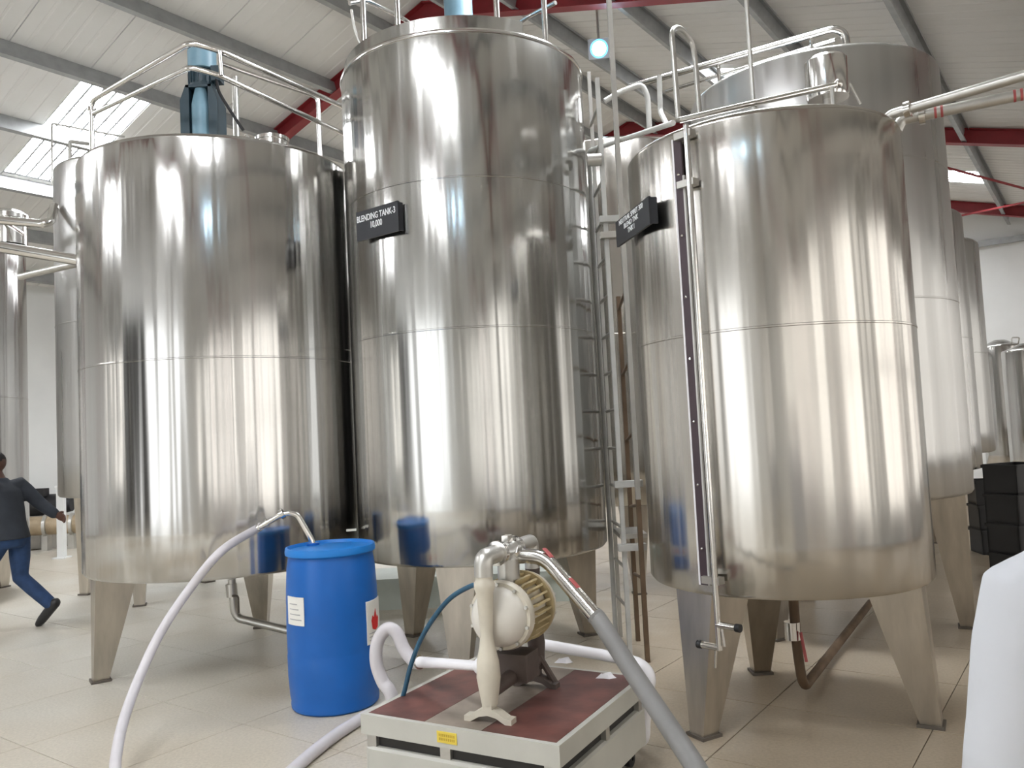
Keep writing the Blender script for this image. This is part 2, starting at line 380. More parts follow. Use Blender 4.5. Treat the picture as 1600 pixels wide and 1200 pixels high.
for side in (1, -1):
    for k in range(k0, k1):
        l = 5.0 + k * PW
        sky = (k % 6 == 0)
        SK = SKW if side == 1 or k != 6 else (9.25, 10.15)
        if side == -1 and k == 12: SK = (9.9, 12.05)
        shs = [sh_full[side]] if not sky else ([sheet_mesh('roof_sheet', RIDGE_W, SK[0] if side == 1 else mirror(SK[0])), sheet_mesh('roof_sheet', *((SK[1], WL + .1) if side == 1 else (mirror(SK[1]), WR - .1)))] if SK != SKW else [sh_up[side], sh_dn[side]])
        for me in shs:
            o = bpy.data.objects.new('roof_sheet', me); col.objects.link(o); o.parent = ceil_; o.location = (l, 0, 0)
        if sky:
            wn += 1
            wo = thing('window_%d' % wn, (0, 0, 0), kind='structure'); hall_obj(wo)
            a, b = (SK[0], SK[1]) if side == 1 else (mirror(SK[0]), mirror(SK[1]))
            nl, nw = 6, 3
            for q in range(nl):
                for r in range(nw):
                    w0, w1 = a + (b - a) * r / nw, a + (b - a) * (r + 1) / nw; g = .012 if b > a else -.012
                    x0, x1 = l + PW * q / nl + .008, l + PW * (q + 1) / nl - .008
                    pts = [(x0, w0 + g, roofz(w0 + g) + .02), (x1, w0 + g, roofz(w0 + g) + .02), (x1, w1 - g, roofz(w1 - g) + .02), (x0, w1 - g, roofz(w1 - g) + .02)]
                    if b < a: pts = pts[::-1]
                    hall_mesh('pane', MB().prism(pts, (0, 0, .012)), 'skylight', wo)
            fr = MB()
            for q in range(nl + 1):
                x = l + PW * q / nl
                fr.prism([(x - .014, a, roofz(a) + .008), (x + .014, a, roofz(a) + .008), (x + .014, b, roofz(b) + .008), (x - .014, b, roofz(b) + .008)], (0, 0, .03))
            for r in range(nw + 1):
                w = a + (b - a) * r / nw; fr.box((l + PW / 2, w, roofz(w) + .027), (PW, .034, .03))
            hall_mesh('frame', fr, 'mullion', wo)
# sloping members: purlins along the hall
pur = bpy.data.meshes.new('purlin'); pm = MB(); LL = LF - LB - .1
ca, sa = cos(R_(16)), sin(R_(16))
def cchan(side):
    mb = MB(); d = .20; t = .006; fw = .065
    prof = [(0, 0), (fw, 0), (fw, -.02), (fw - t, -.02), (fw - t, -t), (t, -t), (t, -d + t), (fw - t, -d + t), (fw - t, -d + .02), (fw, -d + .02), (fw, -d), (0, -d)]
    P = [((y * ca + z * sa * 1) * side, -y * sa * 1 + z * ca) for y, z in prof]
    mb.loft([[(LB + .05, y, z) for y, z in P], [(LF - .05, y, z) for y, z in P]])
    me = bpy.data.meshes.new('purlin'); me.from_pydata(mb.v, [], mb.f); me.update(); me.materials.append(M['purlin']); return me
pmesh = {s: cchan(s) for s in (1, -1)}
pw_list = [7.24 + .03, 8.53, 9.82, 11.11, 12.42, 13.72, 15.05]
for w in pw_list:
    o = bpy.data.objects.new('purlin', pmesh[1]); col.objects.link(o); o.parent = ceil_; o.location = (0, w, roofz(w) - .004)
for w in [6.2, 5.3, 4.01, 2.66, 1.36, .06, -1.24, -2.54, -3.84]:
    o = bpy.data.objects.new('purlin', pmesh[-1]); col.objects.link(o); o.parent = ceil_; o.location = (0, w, roofz(w) - .004)
def ibeam(l, wa, wb, za, zb, d=.225, bw=.15, t=.012):
    prof = [(-bw / 2, 0), (bw / 2, 0), (bw / 2, -t), (t / 2, -t), (t / 2, -d + t), (bw / 2, -d + t), (bw / 2, -d), (-bw / 2, -d), (-bw / 2, -d + t), (-t / 2, -d + t), (-t / 2, -t), (-bw / 2, -t)]
    return MB().loft([[(l + x, wa, za + z) for x, z in prof], [(l + x, wb, zb + z) for x, z in prof]])
for l in RAF:
    hall_mesh('rafter', ibeam(l, RIDGE_W, WL, roofz(RIDGE_W) - .012, roofz(WL) - .012), 'red', ceil_)
    hall_mesh('rafter', ibeam(l, RIDGE_W, WR, roofz(RIDGE_W) - .012, roofz(WR) - .012), 'red', ceil_)
n = 0
for l in RAF:
    for w, s in ((WL, -1), (WR, 1)):
        n += 1; z = roofz(w) - .30
        prof = [(-.07, 0), (.07, 0), (.07, .012), (.006, .012), (.006, .208), (.07, .208), (.07, .22), (-.07, .22), (-.07, .208), (-.006, .208), (-.006, .012), (-.07, .012)]
        hall_mesh('trim_%d' % n, MB().loft([[(l + x, w + s * y, 0) for x, y in prof], [(l + x, w + s * y, z) for x, y in prof]]), 'red')
# bracing rods under the roof at the far bay and a cable tray on the far wall
n += 1; hall_mesh('trim_%d' % n, MB().box((LF - .12, 4.0, 5.15), (.12, 16, .12)), 'purlin')
n += 1; hall_mesh('trim_%d' % n, MB().tube([(13.4, 2.4, 5.6), (19.0, -1.5, 4.55)], .02).tube([(13.4, -1.5, 4.55), (19.0, 2.4, 5.6)], .02), 'red')
# frames of the two added doorways, one bright, one dark, for the reflections
for dn, (frame_pts) in enumerate([[(LB + .05, 2), (LB + .05, 7), 4.1], [(LB + .05, 7.7), (LB + .05, 12.3), 4.3]], 1):
    (l0, w0), (l1, w1), hz = frame_pts; mb = MB()
    for l, w in ((l0, w0), (l1, w1)): mb.box((l, w, hz / 2), (.12, .12, hz))
    mb.box(((l0 + l1) / 2, (w0 + w1) / 2, hz + .06), (abs(l1 - l0) + .12, abs(w1 - w0) + .12, .12))
    hall_mesh('door_%d' % dn, mb, 'purlin')

# added glowing windows, unseen, on right and back walls to brighten the tanks
def added_window(o, u, width, z0, z1, inw, cols=3, rows=2):
    """o: (l, w) of one lower corner on the wall face, u: unit vector along the wall, inw: unit vector into the hall"""
    global wn
    wn += 1; W_ = thing('window_%d' % wn, (0, 0, 0), kind='structure'); hall_obj(W_)
    def P(a, z, d): return (o[0] + u[0] * a + inw[0] * d, o[1] + u[1] * a + inw[1] * d, z)
    def slab(a0, a1, b0, b1, d0, d1, name, mat):
        hall_mesh(name, MB().prism([P(a0, b0, d0), P(a1, b0, d0), P(a1, b1, d0), P(a0, b1, d0)], (inw[0] * (d1 - d0), inw[1] * (d1 - d0), 0)), mat, W_)
    for i in range(cols):
        for j in range(rows): slab(width * i / cols + .02, width * (i + 1) / cols - .02, z0 + (z1 - z0) * j / rows + .02, z0 + (z1 - z0) * (j + 1) / rows - .02, .012, .024, 'pane', 'glasslit')
    for i in range(cols + 1): slab(width * i / cols - .03, width * i / cols + .03, z0, z1, .004, .05, 'mullion', 'purlin')
    for j in range(rows + 1): slab(-.03, width + .03, z0 + (z1 - z0) * j / rows - .03, z0 + (z1 - z0) * j / rows + .03, .004, .045, 'transom', 'purlin')
for k in range(8): added_window((-8.2 + k * 3.5, WR), (1, 0), 2.1, .5, 3.8, (0, 1))
added_window((LB, 12.9), (0, 1), 1.9, .8, 3.9, (1, 0))

# ================================================================== TANKS
def leg_part(T, cx, cy, R, rl, ang, zb, st=.24, sb=.095, twist=pi / 4):
    """tapered folded leg with a foot plate"""
    c0 = Vector((cx + rl * sin(ang), cy - rl * cos(ang), 0)); rt = R - st * .74
    c1 = Vector((cx + rt * sin(ang), cy - rt * cos(ang), 0)); a = ang + twist
    rings = []
    for z, t in ((.015, 0.0), (zb * .5, .5), (zb - .004, 1.0)):
        c = c0.lerp(c1, t); s = (sb + (st - sb) * t) / 2; rings.append([(c.x + s * (x * cos(a) - y * sin(a)), c.y + s * (x * sin(a) + y * cos(a)), z) for x, y in ((-1, -1), (1, -1), (1, 1), (-1, 1))])
    lg = MB().loft(rings).build('leg', 'leg', T)
    MB().box((c0.x, c0.y, .008), (sb + .03, sb + .03, .016), a).build('foot_plate', 'foot', lg)
def tank(name, label, cx, cy, R, zb, zt, mat, rl=None, phi=0.0, nleg=3, seams=(), group=None, rise=.10, cat='tank', kn=.035, st=.27, sb=.10, twist=0.0):
    T = thing(name, (cx, cy, 0), label, cat, group)
    prof = [(.001, zb - .07)] + [(R * .5, zb - .04), (R - .05, zb - .008), (R - .015, zb), (R, zb + .02)]
    nz_ = 10
    prof += [(R, zb + .02 + (zt - kn - zb - .02) * k / nz_) for k in range(1, nz_ + 1)]
    prof += [(R - kn * (1 - cos(a)), zt - kn + kn * sin(a)) for a in [pi / 2 * k / 6 for k in range(1, 7)]]
    prof += [(R * .6, zt + rise * .4), (R * .25, zt + rise), (.001, zt + rise)]
    sh = MB().lathe(prof, (cx, cy, 0), seg=128).build('shell', mat, T)
    for z in seams:
        MB().lathe([(R - .002, -.008), (R + .0035, -.004), (R + .0035, .004), (R - .002, .008)], (cx, cy, z), seg=96).build('weld_seam', mat, sh)
    rl = rl if rl else R * .88
    for k in range(nleg): leg_part(T, cx, cy, R, rl, phi + k * 2 * pi / nleg, zb, st, sb, twist)
    return T
def rim(cx, cy, R, a, z): return Vector((cx + R * sin(a), cy - R * cos(a), z))

T1 = (-2.236, 6.365, 1.026); T2 = (-.272, 6.186, .924); T3 = (1.481, 4.613, .748); T4 = (2.537, 6.501, .946)
t1 = tank('mixing_tank', 'wide stainless mixing tank with blue motor behind guard rails on its top', *T1, .738, 3.724, 'steel1', .927, R_(-55.6), seams=(2.20,))
t2 = tank('blending_tank', 'tall stainless blending tank standing behind the diaphragm pump', *T2, .755, 4.303, 'steel2', .818, R_(-130.3), seams=(2.30, 3.3))
t3 = tank('spirit_tank', 'stainless tank with level gauge board up its side and a capped vent on top', *T3, .742, 3.129, 'steel3', .672, R_(-60.6), seams=(2.05,))
t4 = tank('storage_tank', 'tall dull stainless tank close behind the tank with the level gauge', *T4, 1.0, 4.216, 'steel4', .831, R_(62.4), seams=(2.4, 3.4))

# ---- T1 top: guard rail, mixer, manway, lifting eye, outlet
gr = MB()
cL = at(143, 157, 6.25); cF0 = at(297, 66, 5.45); cF1 = at(340, 78, 5.50); cR = at(548, 172, 6.62)
railz = [cL, cF0, cF1, cR]
top = bend([Vector((cL.x, cL.y, 3.74)), cL, cF0, cF1, cR, Vector((cR.x, cR.y, 3.74))], .07)
tubeobj('top_rail', top, .021, 'chrome', t1)
lo = bend([at(146, 177, 6.24), at(297, 105, 5.45), at(340, 117, 5.5), at(548, 214, 6.62)], .05)
tubeobj('middle_rail', lo, .019, 'chrome', t1)
for p0, p1 in ((at(343, 80, 5.5), at(346, 118, 5.5)), ):
    tubeobj('rail_post', [p0, p1], .015, 'chrome', t1)
bk = bend([at(347, 100, 6.75), at(497, 152, 7.05), Vector((at(497, 152, 7.05).x, 7.05, 3.76))], .05)
tubeobj('back_rail', bk, .02, 'chrome', t1)
p = at(367, 120, 6.9); tubeobj('rail_post', [p, Vector((p.x, p.y, 3.76))], .026, 'dull', t1)
for xx, yy in ((143, 165),):
    c = at(xx, yy, 6.25); MB().lathe([(.02, -.012), (.034, -.01), (.034, .01), (.02, .012)], (cL.x, cL.y, cL.z - .07), seg=20).build('rail_clamp', 'chrome', t1)
# mixer (gearbox stand + motor)
mc = at(317, 140, 6.30); mx = thing('x', (0, 0, 0)); bpy.data.objects.remove(mx)
cx_, cy_ = mc.x, mc.y
def zpx(y, Y, x=317): return at(x, y, Y).z
zb_ = 3.80; z1 = zpx(163, 6.3); z2 = zpx(140, 6.3); z3 = zpx(112, 6.3); z4 = zpx(76, 6.3)
st_ = MB().lathe([(.17, zb_), (.17, zb_ + .02), (.145, zb_ + .02), (.145, zb_ + .03)], (cx_, cy_, 0), seg=28)
st_.build('mixer_flange', 'chrome', t1)
A = MB(); hwS = .145
for sx in (-1, 1):   # side plates of the stand, with sloping shoulders
    A.prism([(cx_ + sx * hwS, cy_ - .10, zb_ + .02), (cx_ + sx * .075, cy_ - .10, zb_ + .02), (cx_ + sx * .075, cy_ - .10, z2), (cx_ + sx * .10, cy_ - .10, z2), (cx_ + sx * hwS, cy_ - .10, z1)], (0, .20, 0))
A.box((cx_, cy_ + .08, (zb_ + z2) / 2), (.24, .03, z2 - zb_ - .02)); A.box((cx_, cy_ - .08, zb_ + .05), (.16, .05, .06)); A.box((cx_, cy_, z2 - .01), (.2, .2, .02))
A.build('mixer_stand', 'motor', t1)
MB().lathe([(.03, zb_ + .08), (.06, zb_ + .11), (.073, zb_ + .16), (.073, z1 - .03), (.06, z1 + .03), (.045, z2 - .02)], (cx_, cy_ - .045, 0), seg=28).build('gearbox', 'motorlight', t1)
mo = MB().lathe([(.085, z2 - .02), (.10, z2), (.10, z3 - .04), (.085, z3), (.09, z3)], (cx_, cy_, 0), seg=28).build('motor_body', 'motor', t1)
fins = MB()
for k in range(20):
    a = 2 * pi * k / 20; fins.box((cx_ + .103 * cos(a), cy_ + .103 * sin(a), (z2 + z3) / 2), (.014, .006, z3 - z2 - .05), a)
fins.build('cooling_fins', 'motor', mo)
MB().lathe([(.09, z3), (.108, z3 + .005), (.110, z4 - .035), (.104, z4 - .03)], (cx_, cy_, 0), seg=28).build('fan_cowl', 'motorlight', t1)
MB().lathe([(.104, z4 - .032), (.106, z4 - .01), (.09, z4), (.001, z4 + .005)], (cx_, cy_, 0), seg=28).build('rain_cap', 'motor', t1)
MB().box((cx_ + .125, cy_ - .02, z2 + .10), (.07, .10, .12)).build('terminal_box', 'motor', t1)
q0 = Vector((cx_ + .13, cy_ - .06, z2 + .05))
tubeobj('cable', smoothpath([q0, q0 + Vector((.03, -.02, -.12)), q0 + Vector((.13, -.02, -.30)), q0 + Vector((.2, 0, -.42))]), .012, 'black', t1, 8)
mw = rim(*T1[:2], .62, R_(38), 3.76); mw = at(425, 205, 6.0)
mwz = 3.74
mwo = MB().lathe([(.115, mwz - .02), (.115, mwz + .13), (.125, mwz + .13), (.125, mwz + .155), (.09, mwz + .17), (.001, mwz + .172)], (mw.x, mw.y, 0), seg=32).build('manway', 'chrome', t1)
tubeobj('manway_handle', bend([(mw.x - .125, mw.y, mwz + .05), (mw.x - .19, mw.y, mwz + .20), (mw.x - .21, mw.y, mwz + .19)], .02), .008, 'dull', mwo, 8)
ey = at(166, 207, 6.0)
MB().tube([(ey.x + .055 * cos(a), ey.y, 3.765 + .055 * sin(a)) for a in [pi * k / 10 for k in range(11)]], .011).build('lifting_eye', 'chrome', t1)
# outlet pipe and valve below T1
o0 = onz(362, 935, .40); Yv = 6.25
pts = bend([at(362, 905, Yv), at(366, 955, Yv), at(372, 966, Yv), at(470, 990, Yv - .1)], .10)
outp = tubeobj('outlet_pipe', [Vector((q.x, q.y, max(q.z, .06))) for q in pts], .03, 'dull', t1)
MB().tube([at(361, 912, Yv), at(363, 932, Yv)], .042, 14).build('outlet_valve', 'dull', t1)
tubeobj('valve_handle', bend([at(363, 931, Yv - .05), at(372, 931, Yv - .06), at(373, 958, Yv - .06)], .02), .008, 'foot', t1)

# ---- T2 top: toe board, mixer base, guard rail
aL = R_(-105); aR = None
pk = oncyl(818, 45, T2[0], T2[1], .905); aR = math.atan2(pk.x - T2[0], -(pk.y - T2[1]))
tbm = MB(); pr = []
for k in range(49):
    a = aL + (aR - aL) * k / 48; pr.append(a)
rings = [[rim(*T2[:2], .885, a, 4.295), rim(*T2[:2], .897, a, 4.295), rim(*T2[:2], .897, a, 4.405), rim(*T2[:2], .885, a, 4.405)] for a in pr]
tbm.loft(rings).build('toe_board', 'steel2', t2)
MB().lathe([(.918, 4.27), (.931, 4.276), (.934, 4.288), (.930, 4.300), (.915, 4.304)], (T2[0], T2[1], 0), seg=96).build('rim_bead', 'chrome', t2)
post = []
for x, y in ((546, 82), (597, 46), (868, 66), (797, 24)):
    p = onz(x, y, 4.31); v = Vector((p.x - T2[0], p.y - T2[1], 0))
    if v.length > .88: v = v * (.86 / v.length)
    p = Vector((T2[0] + v.x, T2[1] + v.y, 4.30)); post.append(p)
    tubeobj('rail_post', [p, p + Vector((0, 0, .95))], .021, 'chrome', t2)
rz = 4.78
bkp = Vector((-.30, 6.80, rz))
tubeobj('guard_rail', bend([at(546, 5, 5.75), at(571, 0, 5.85), at(632, 30, 6.3), bkp, at(822, 28, 6.3), at(868, 4, 6.05)], .06), .017, 'chrome', t2)
tubeobj('guard_rail', bend([post[0] + Vector((0, 0, .93)), post[1] + Vector((0, 0, .93)), post[3] + Vector((0, 0, .93)), post[2] + Vector((0, 0, .93))], .05), .019, 'chrome', t2)
p = onz(545, 70, 4.32); tubeobj('rail_stay', bend([post[0] + Vector((-.085, 0, .36)), post[0] + Vector((-.07, 0, .22)), post[0] + Vector((0, 0, .03))], .06), .010, 'dull', t2)
gz = 4.40; gx, gy = at(716, 10, 6.15).x, 6.15
MB().lathe([(.20, gz - .02), (.20, gz + .02), (.15, gz + .03)], (gx, gy, 0), seg=28).build('mixer_flange', 'chrome', t2)
mst = MB()
for sx in (-1, 1): mst = MB(); mst.prism([(gx + sx * .13, gy - .11, gz + .02), (gx + sx * .13, gy + .11, gz + .02), (gx + sx * .13, gy + .11, gz + .36), (gx + sx * .13, gy - .11, gz + .36)], (-sx * .012, 0, 0)); mst.build('mixer_stand', 'motor', t2)
MB().lathe([(.09, gz + .02), (.10, gz + .05), (.10, gz + .3), (.13, gz + .36), (.11, gz + .40), (.11, gz + .75), (.09, gz + .78), (.001, gz + .78)], (gx, gy - .02, 0), seg=28).build('motor_body', 'motorlight', t2)
tubeobj('cable', smoothpath([(gx + .1, gy - .1, gz + .25), (gx + .17, gy - .12, gz + .22), (gx + .22, gy - .1, gz + .02)]), .013, 'black', t2, 8)

# ---- T3: level gauge, vent, top pipe, drain cocks
nrm3 = lambda P: Vector((P.x - T3[0], P.y - T3[1], 0)).normalized()
gt = oncyl(1063, 215, *T3); gb = oncyl(1092, 905, *T3); an = math.atan2(gt.x - T3[0], -(gt.y - T3[1]))
n_ = Vector((sin(an), -cos(an), 0)); tvec = Vector((cos(an), sin(an), 0))
base = Vector((T3[0], T3[1], 0)) + n_ * (T3[2] + .022)
gz0, gz1 = .80, 3.06
def gbox(name, off, wd, dp, z0, z1, mat, par, lift=0.0):
    return MB().box(base + tvec * off + n_ * (dp / 2 + lift) + Vector((0, 0, (z0 + z1) / 2)), (wd, dp, z1 - z0), an).build(name, mat, par)
gb_ = gbox('gauge_board', 0, .044, .012, gz0, gz1, 'plum', t3)
gbox('scale_strip', -.027, .010, .014, gz0, gz1, 'pvc', gb_)
gbox('scale_strip', .027, .010, .014, gz0, gz1 - .2, 'greyrail', gb_)
for k in range(7):
    z = gz0 + .18 + k * .315; MB().ball(base + n_ * .016 + Vector((0, 0, z)), .008, 8).build('screw', 'chrome', gb_)
gtu = MB().tube([base + tvec * .075 + n_ * .03 + Vector((0, 0, z)) for z in (.50, 3.10)], .016, 12).build('gauge_tube', 'chrome', t3)
for z in (gz0 + .03, gz1 - .25, 3.06):
    MB().box(base + tvec * .05 + n_ * .012 + Vector((0, 0, z)), (.10, .05, .035), an).build('tube_bracket', 'dull', gtu)
def cock(P, dirv, par):
    d = Vector(dirv).normalized(); b = MB().tube([P, P + d * .10], .017, 12).build('drain_cock', 'chrome', par)
    MB().tube([P + d * .10, P + d * .125], .02, 10).build('cock_cap', 'black', b)
    tubeobj('cock_lever', [P + d * .02 + Vector((0, 0, -.01)), P + d * .03 + Vector((0, 0, -.10))], .007, 'chrome', b)
tb0 = base + tvec * .075 + n_ * .03
cock(tb0 + Vector((0, 0, .62)), tvec, t3)
cock(tb0 + Vector((0, 0, .51)), -tvec, t3)
# capped vent and hand hole on the top of T3
vv = at(1292, 125, 4.55); z0v, z1v = at(1292, 156, 4.55).z, at(1292, 92, 4.55).z
MB().lathe([(.001, z0v), (.112, z0v), (.118, z0v + .02), (.118, z1v - .02), (.10, z1v), (.001, z1v + .004)], (vv.x, vv.y, 0), seg=36).build('vent_cap', 'chrome', t3)
MB().lathe([(.03, 3.13), (.03, z0v)], (vv.x, vv.y, 0), seg=16).build('vent_neck', 'dull', t3)
tubeobj('vent_lever', bend([at(1318, 138, 4.5), at(1326, 128, 4.5), at(1345, 162, 4.5)], .02), .008, 'dull', t3, 8)
hr = bend([at(1062, 188, 4.35), at(1170, 163, 4.25), at(1305, 133, 4.30), at(1312, 128, 4.3)], .05)
tubeobj('top_rail', hr, .017, 'chrome', t3)
q = at(1310, 131, 4.3); MB().ball(q, .024, 12).build('rail_end', 'chrome', t3)
for x, y in ((1180, 160), (1300, 136)):
    p = at(x, y, 4.28); tubeobj('rail_post', [p, Vector((p.x, p.y, 3.13))], .012, 'dull', t3, 8)
MB().box((onz(1106, 165, 3.16).x, 4.5, 3.17), (.10, .06, .05)).build('lug', 'dull', t3)
# tall hoop handrail at the head of the ladder, on T3's rim
hp = [at(1060, 186, 4.75), at(1049, 46, 4.75), at(1062, 42, 4.85), at(1082, 66, 5.0), at(1086, 90, 5.02), at(1093, 178, 5.02)]
tubeobj('hoop_rail', bend(hp, .08), .017, 'dull', t3)
# bottom outlet under T3
Y3 = 4.75
zo = at(1240, 940, Y3)
tubeobj('outlet_pipe', bend([(zo.x, Y3, .74), (zo.x, Y3, .30), (zo.x + .02, Y3, .06), (zo.x + 1.3, Y3 + 2.05, .06)], .10), .028, 'rust', t3)
vz = at(1238, 985, Y3)
vb = MB().tube([(vz.x, Y3, vz.z - .05), (vz.x, Y3, vz.z + .05)], .045, 14).build('outlet_valve', 'chrome', t3)
tubeobj('valve_handle', [(vz.x + .03, Y3 - .05, vz.z), (vz.x + .045, Y3 - .07, vz.z - .16)], .009, 'redmark', t3, 8)

# ---- T4 top rails
r0, r1, r2 = at(985, 135, 7.1), at(1303, 44, 6.15), at(1326, 74, 6.15)
tubeobj('top_rail', bend([r0, r1, at(1320, 52, 6.15), Vector((r2.x, r2.y, 4.22))], .10), .030, 'chrome', t4, 12)
tubeobj('middle_rail', bend([at(1040, 143, 7.0), at(1305, 62, 6.15)], .05), .017, 'chrome', t4)
for x, y, Y in ((1122, 96, 6.70), (1268, 58, 6.25)):
    p = at(x, y, Y); tubeobj('rail_post', [p, Vector((p.x, p.y, 4.24))], .016, 'chrome', t4)
MB().lathe([(.14, 4.22), (.14, 4.36), (.155, 4.36), (.155, 4.39), (.10, 4.42), (.001, 4.42)], (at(1228, 80, 6.7).x, 6.7, 0), seg=28).build('manway', 'motor', t4)

# ---- further tanks
def tank_from_edge(xe, side, D, R):
    d = ray(xe, 640); b = math.atan2(d.x, d.y); a = math.asin(R / D)
    b2 = b - a if side == 'r' else b + a
    return D * sin(b2), D * cos(b2)
c = tank_from_edge(88, 'l', 10.2, .85)
t0 = tank('slim_tank', 'stainless tank half hidden behind the wide mixing tank, with a wire guard frame', *c, .85, 1.15, at(100, 240, c[1] - .3).z - .22, 'steel4', seams=(3.0,), phi=R_(20))
zt0 = at(100, 240, c[1] - .3).z - .22
fr0 = at(81, 250, c[1] - .2)
tubeobj('guard_frame', bend([Vector((fr0.x, fr0.y, zt0 - .1)), at(81, 193, fr0.y), at(195, 214, fr0.y + .3), ], .02), .012, 'dull', t0, 8)
tubeobj('guard_post', bend([Vector((at(109, 245, fr0.y).x, fr0.y, zt0)), at(109, 221, fr0.y), at(140, 225, fr0.y + .1)], .03), .022, 'dull', t0, 8)
c = tank_from_edge(44, 'r', 11.6, .95)
tL = tank('corner_tank', 'dark stainless tank under the crossing pipes, behind the walking person', *c, .95, .55, at(20, 398, c[1] + .45).z, 'steel1', seams=(2.3,), rise=.3, phi=R_(40))
zl = at(20, 398, c[1] + .45).z
cc = at(10, 372, c[1])
MB().lathe([(.22, zl), (.22, zl + .30), (.25, zl + .30), (.25, zl + .35), (.18, zl + .40), (.001, zl + .42)], (cc.x, cc.y, 0), seg=28).build('manway', 'chrome', tL)
tubeobj('manway_lever', [at(4, 345, cc.y - .25), at(36, 366, cc.y - .25)], .02, 'chrome', tL, 8)
c5 = tank_from_edge(1529, 'r', 10.6, .85)
t5 = tank('holding_tank', 'grey stainless tank standing behind the tall dull tank, towards the far wall', *c5, .85, .95, at(1512, 331, c5[1] - .4).z, 'steel4', phi=R_(10), seams=(2.4,), kn=.08)
c6 = tank_from_edge(1551, 'r', 13.6, .95)
t6 = tank('distant_tank', 'grey stainless tank next in line before the far white wall', *c6, .95, 1.0, at(1538, 377, c6[1] - .4).z, 'steel4', phi=R_(10), seams=(2.4,), kn=.08)
c7 = at(1566, 640, 14.6)
t7 = tank('small_tank', 'low bright stainless tank with a wire hoop on top, by the far wall', c7.x + .05, c7.y, .36, .55, at(1578, 538, 14.4).z, 'steel1', phi=R_(10), st=.12, sb=.06)
hz7 = at(1578, 538, 14.4).z
tubeobj('hoop', bend([(c7.x + .15, c7.y - .2, hz7), (c7.x + .15, c7.y - .2, hz7 + .12), (c7.x + .36, c7.y - .1, hz7 + .12), (c7.x + .38, c7.y, hz7)], .05), .012, 'dull', t7, 8)
c8 = at(1612, 640, 13.2)
t8 = tank('small_tank', 'low bright stainless tank nearer the crates than the hooped one', c8.x, c8.y, .36, .55, at(1600, 545, 13).z, 'steel1', phi=R_(10), st=.12, sb=.06)
cb = (1.12, 8.75)
tB = tank('rear_tank', 'brown-reflecting stainless tank seen through the ladder gap', *cb, .95, .85, 4.45, 'steel3', phi=R_(0), seams=(2.5,))

# ================================================================== signs on the tanks
def sign(name, label, T, A, B, hpx, lines, size, tall=1.4):
    """board lying along the curved shell between the pixels A and B (middles of its left and right edges)"""
    P, Q = oncyl(*A, *T), oncyl(*B, *T); Q.z = P.z = (P.z + Q.z) / 2
    ex = (Q - P).normalized(); ez = Vector((0, 0, 1)); en = ex.cross(ez); c = (P + Q) / 2
    w = (Q - P).length; h = hpx / FPX * c.y; sag = T[2] - math.sqrt(T[2] ** 2 - w * w / 4); c = c + en * (sag + .035)
    S = thing(name, c, label, 'sign', 'black name boards on the tanks')
    m = Matrix((ex, ez, en)).transposed()
    MB().box(c, (w, h, .014), mat=m).build('board', 'board', S)
    MB().box(c + ex * (w / 2 - .006) - en * .02, (.012, h * .94, .04), mat=m).build('side_flange', 'board', S)
    text_mesh(lines, size, 'ink', S, c + en * .0085 + ez * h * .08 - ex * w * .02, ex, ez, tall=tall)
    for k in (-1, 1): MB().tube([c + ex * k * w * .2 - en * .006, c + ex * k * w * .2 - en * (.045 + sag * .84)], .006, 8).build('stud', 'dull', S)
    return S
sign('sign_board', 'black sign reading blending tank fixed to the tall tank behind the pump', T2, (568, 357), (633, 340), 47, 'BLENDING TANK-3\n10,000', .0435)
sign('sign_board', 'black sign with three white lines fixed beside the level gauge', T3, (985, 360), (1040, 336), 42, 'NEUTRAL SPIRIT 300\nBLEND TNK\nTNK I', .042, .95)

# ================================================================== ladder tower between the tanks
lf = [onz(963, 1003, 0), onz(985, 1029, 0), onz(997, 1001, 0), onz(1012, 1034, 0)]
lad = thing('access_ladder', lf[1], 'steel access ladder tower between the two sign-bearing tanks', 'ladder')
zA = at(917, 236, lf[0].y).z
tipA = [Vector((lf[0].x, lf[0].y, .0)), Vector((lf[0].x, lf[0].y, zA)), at(1052, 192, 4.95)]
tubeobj('handrail_stile', bend(tipA, .06), .018, 'greyrail', lad)
sB = MB().box((lf[1].x, lf[1].y, 2.06), (.030, .045, 4.12)).build('stile', 'greyrail', lad)
sC = MB().box((lf[2].x, lf[2].y, 1.3), (.030, .045, 2.6)).build('stile', 'rust', lad)
sD = MB().box((lf[3].x, lf[3].y, .55), (.030, .045, 1.10)).build('stile', 'rust', lad)
MB().box((lf[3].x, lf[3].y, 2.9), (.032, .05, 3.6)).build('upper_stile', 'dull', lad)
MB().box((lf[0].x + .03, lf[0].y - .05, 2.2), (.025, .04, 4.3)).build('stile', 'dull', lad)
for k in range(14):
    z = .35 + k * .275; a, b = lf[0], lf[1]
    MB().tube([(a.x + .02, a.y - .05, z), (b.x, b.y, z)], .012, 8).build('rung', 'dull', lad)
for y, ya in ((864, 'greyrail'), (760, 'greyrail'), (326, 'greyrail'), (352, 'dull')):
    z = at(985, y, 5.45).z
    MB().box(((lf[1].x + lf[3].x) / 2, lf[1].y - .03, z), (abs(lf[3].x - lf[1].x) + .09, .07, .045)).build('tread', ya, lad)
z = at(985, 852, 5.45).z
MB().box(((lf[1].x + lf[3].x) / 2 + .02, lf[1].y + .2, z + .02), (.19, .42, .03)).build('tread', 'dull', lad)
for k in range(5):
    z = .5 + k * .5; a, b = lf[2], lf[3]
    MB().tube([(a.x, a.y, z), (b.x, b.y, z + .06)], .011, 8).build('rung', 'rust', lad)
tubeobj('head_rail', bend([at(945, 158, 5.9), at(966, 145, 5.9), at(1003, 131, 5.9), at(1012, 150, 5.9), at(1015, 205, 5.9)], .05), .020, 'greyrail', lad)
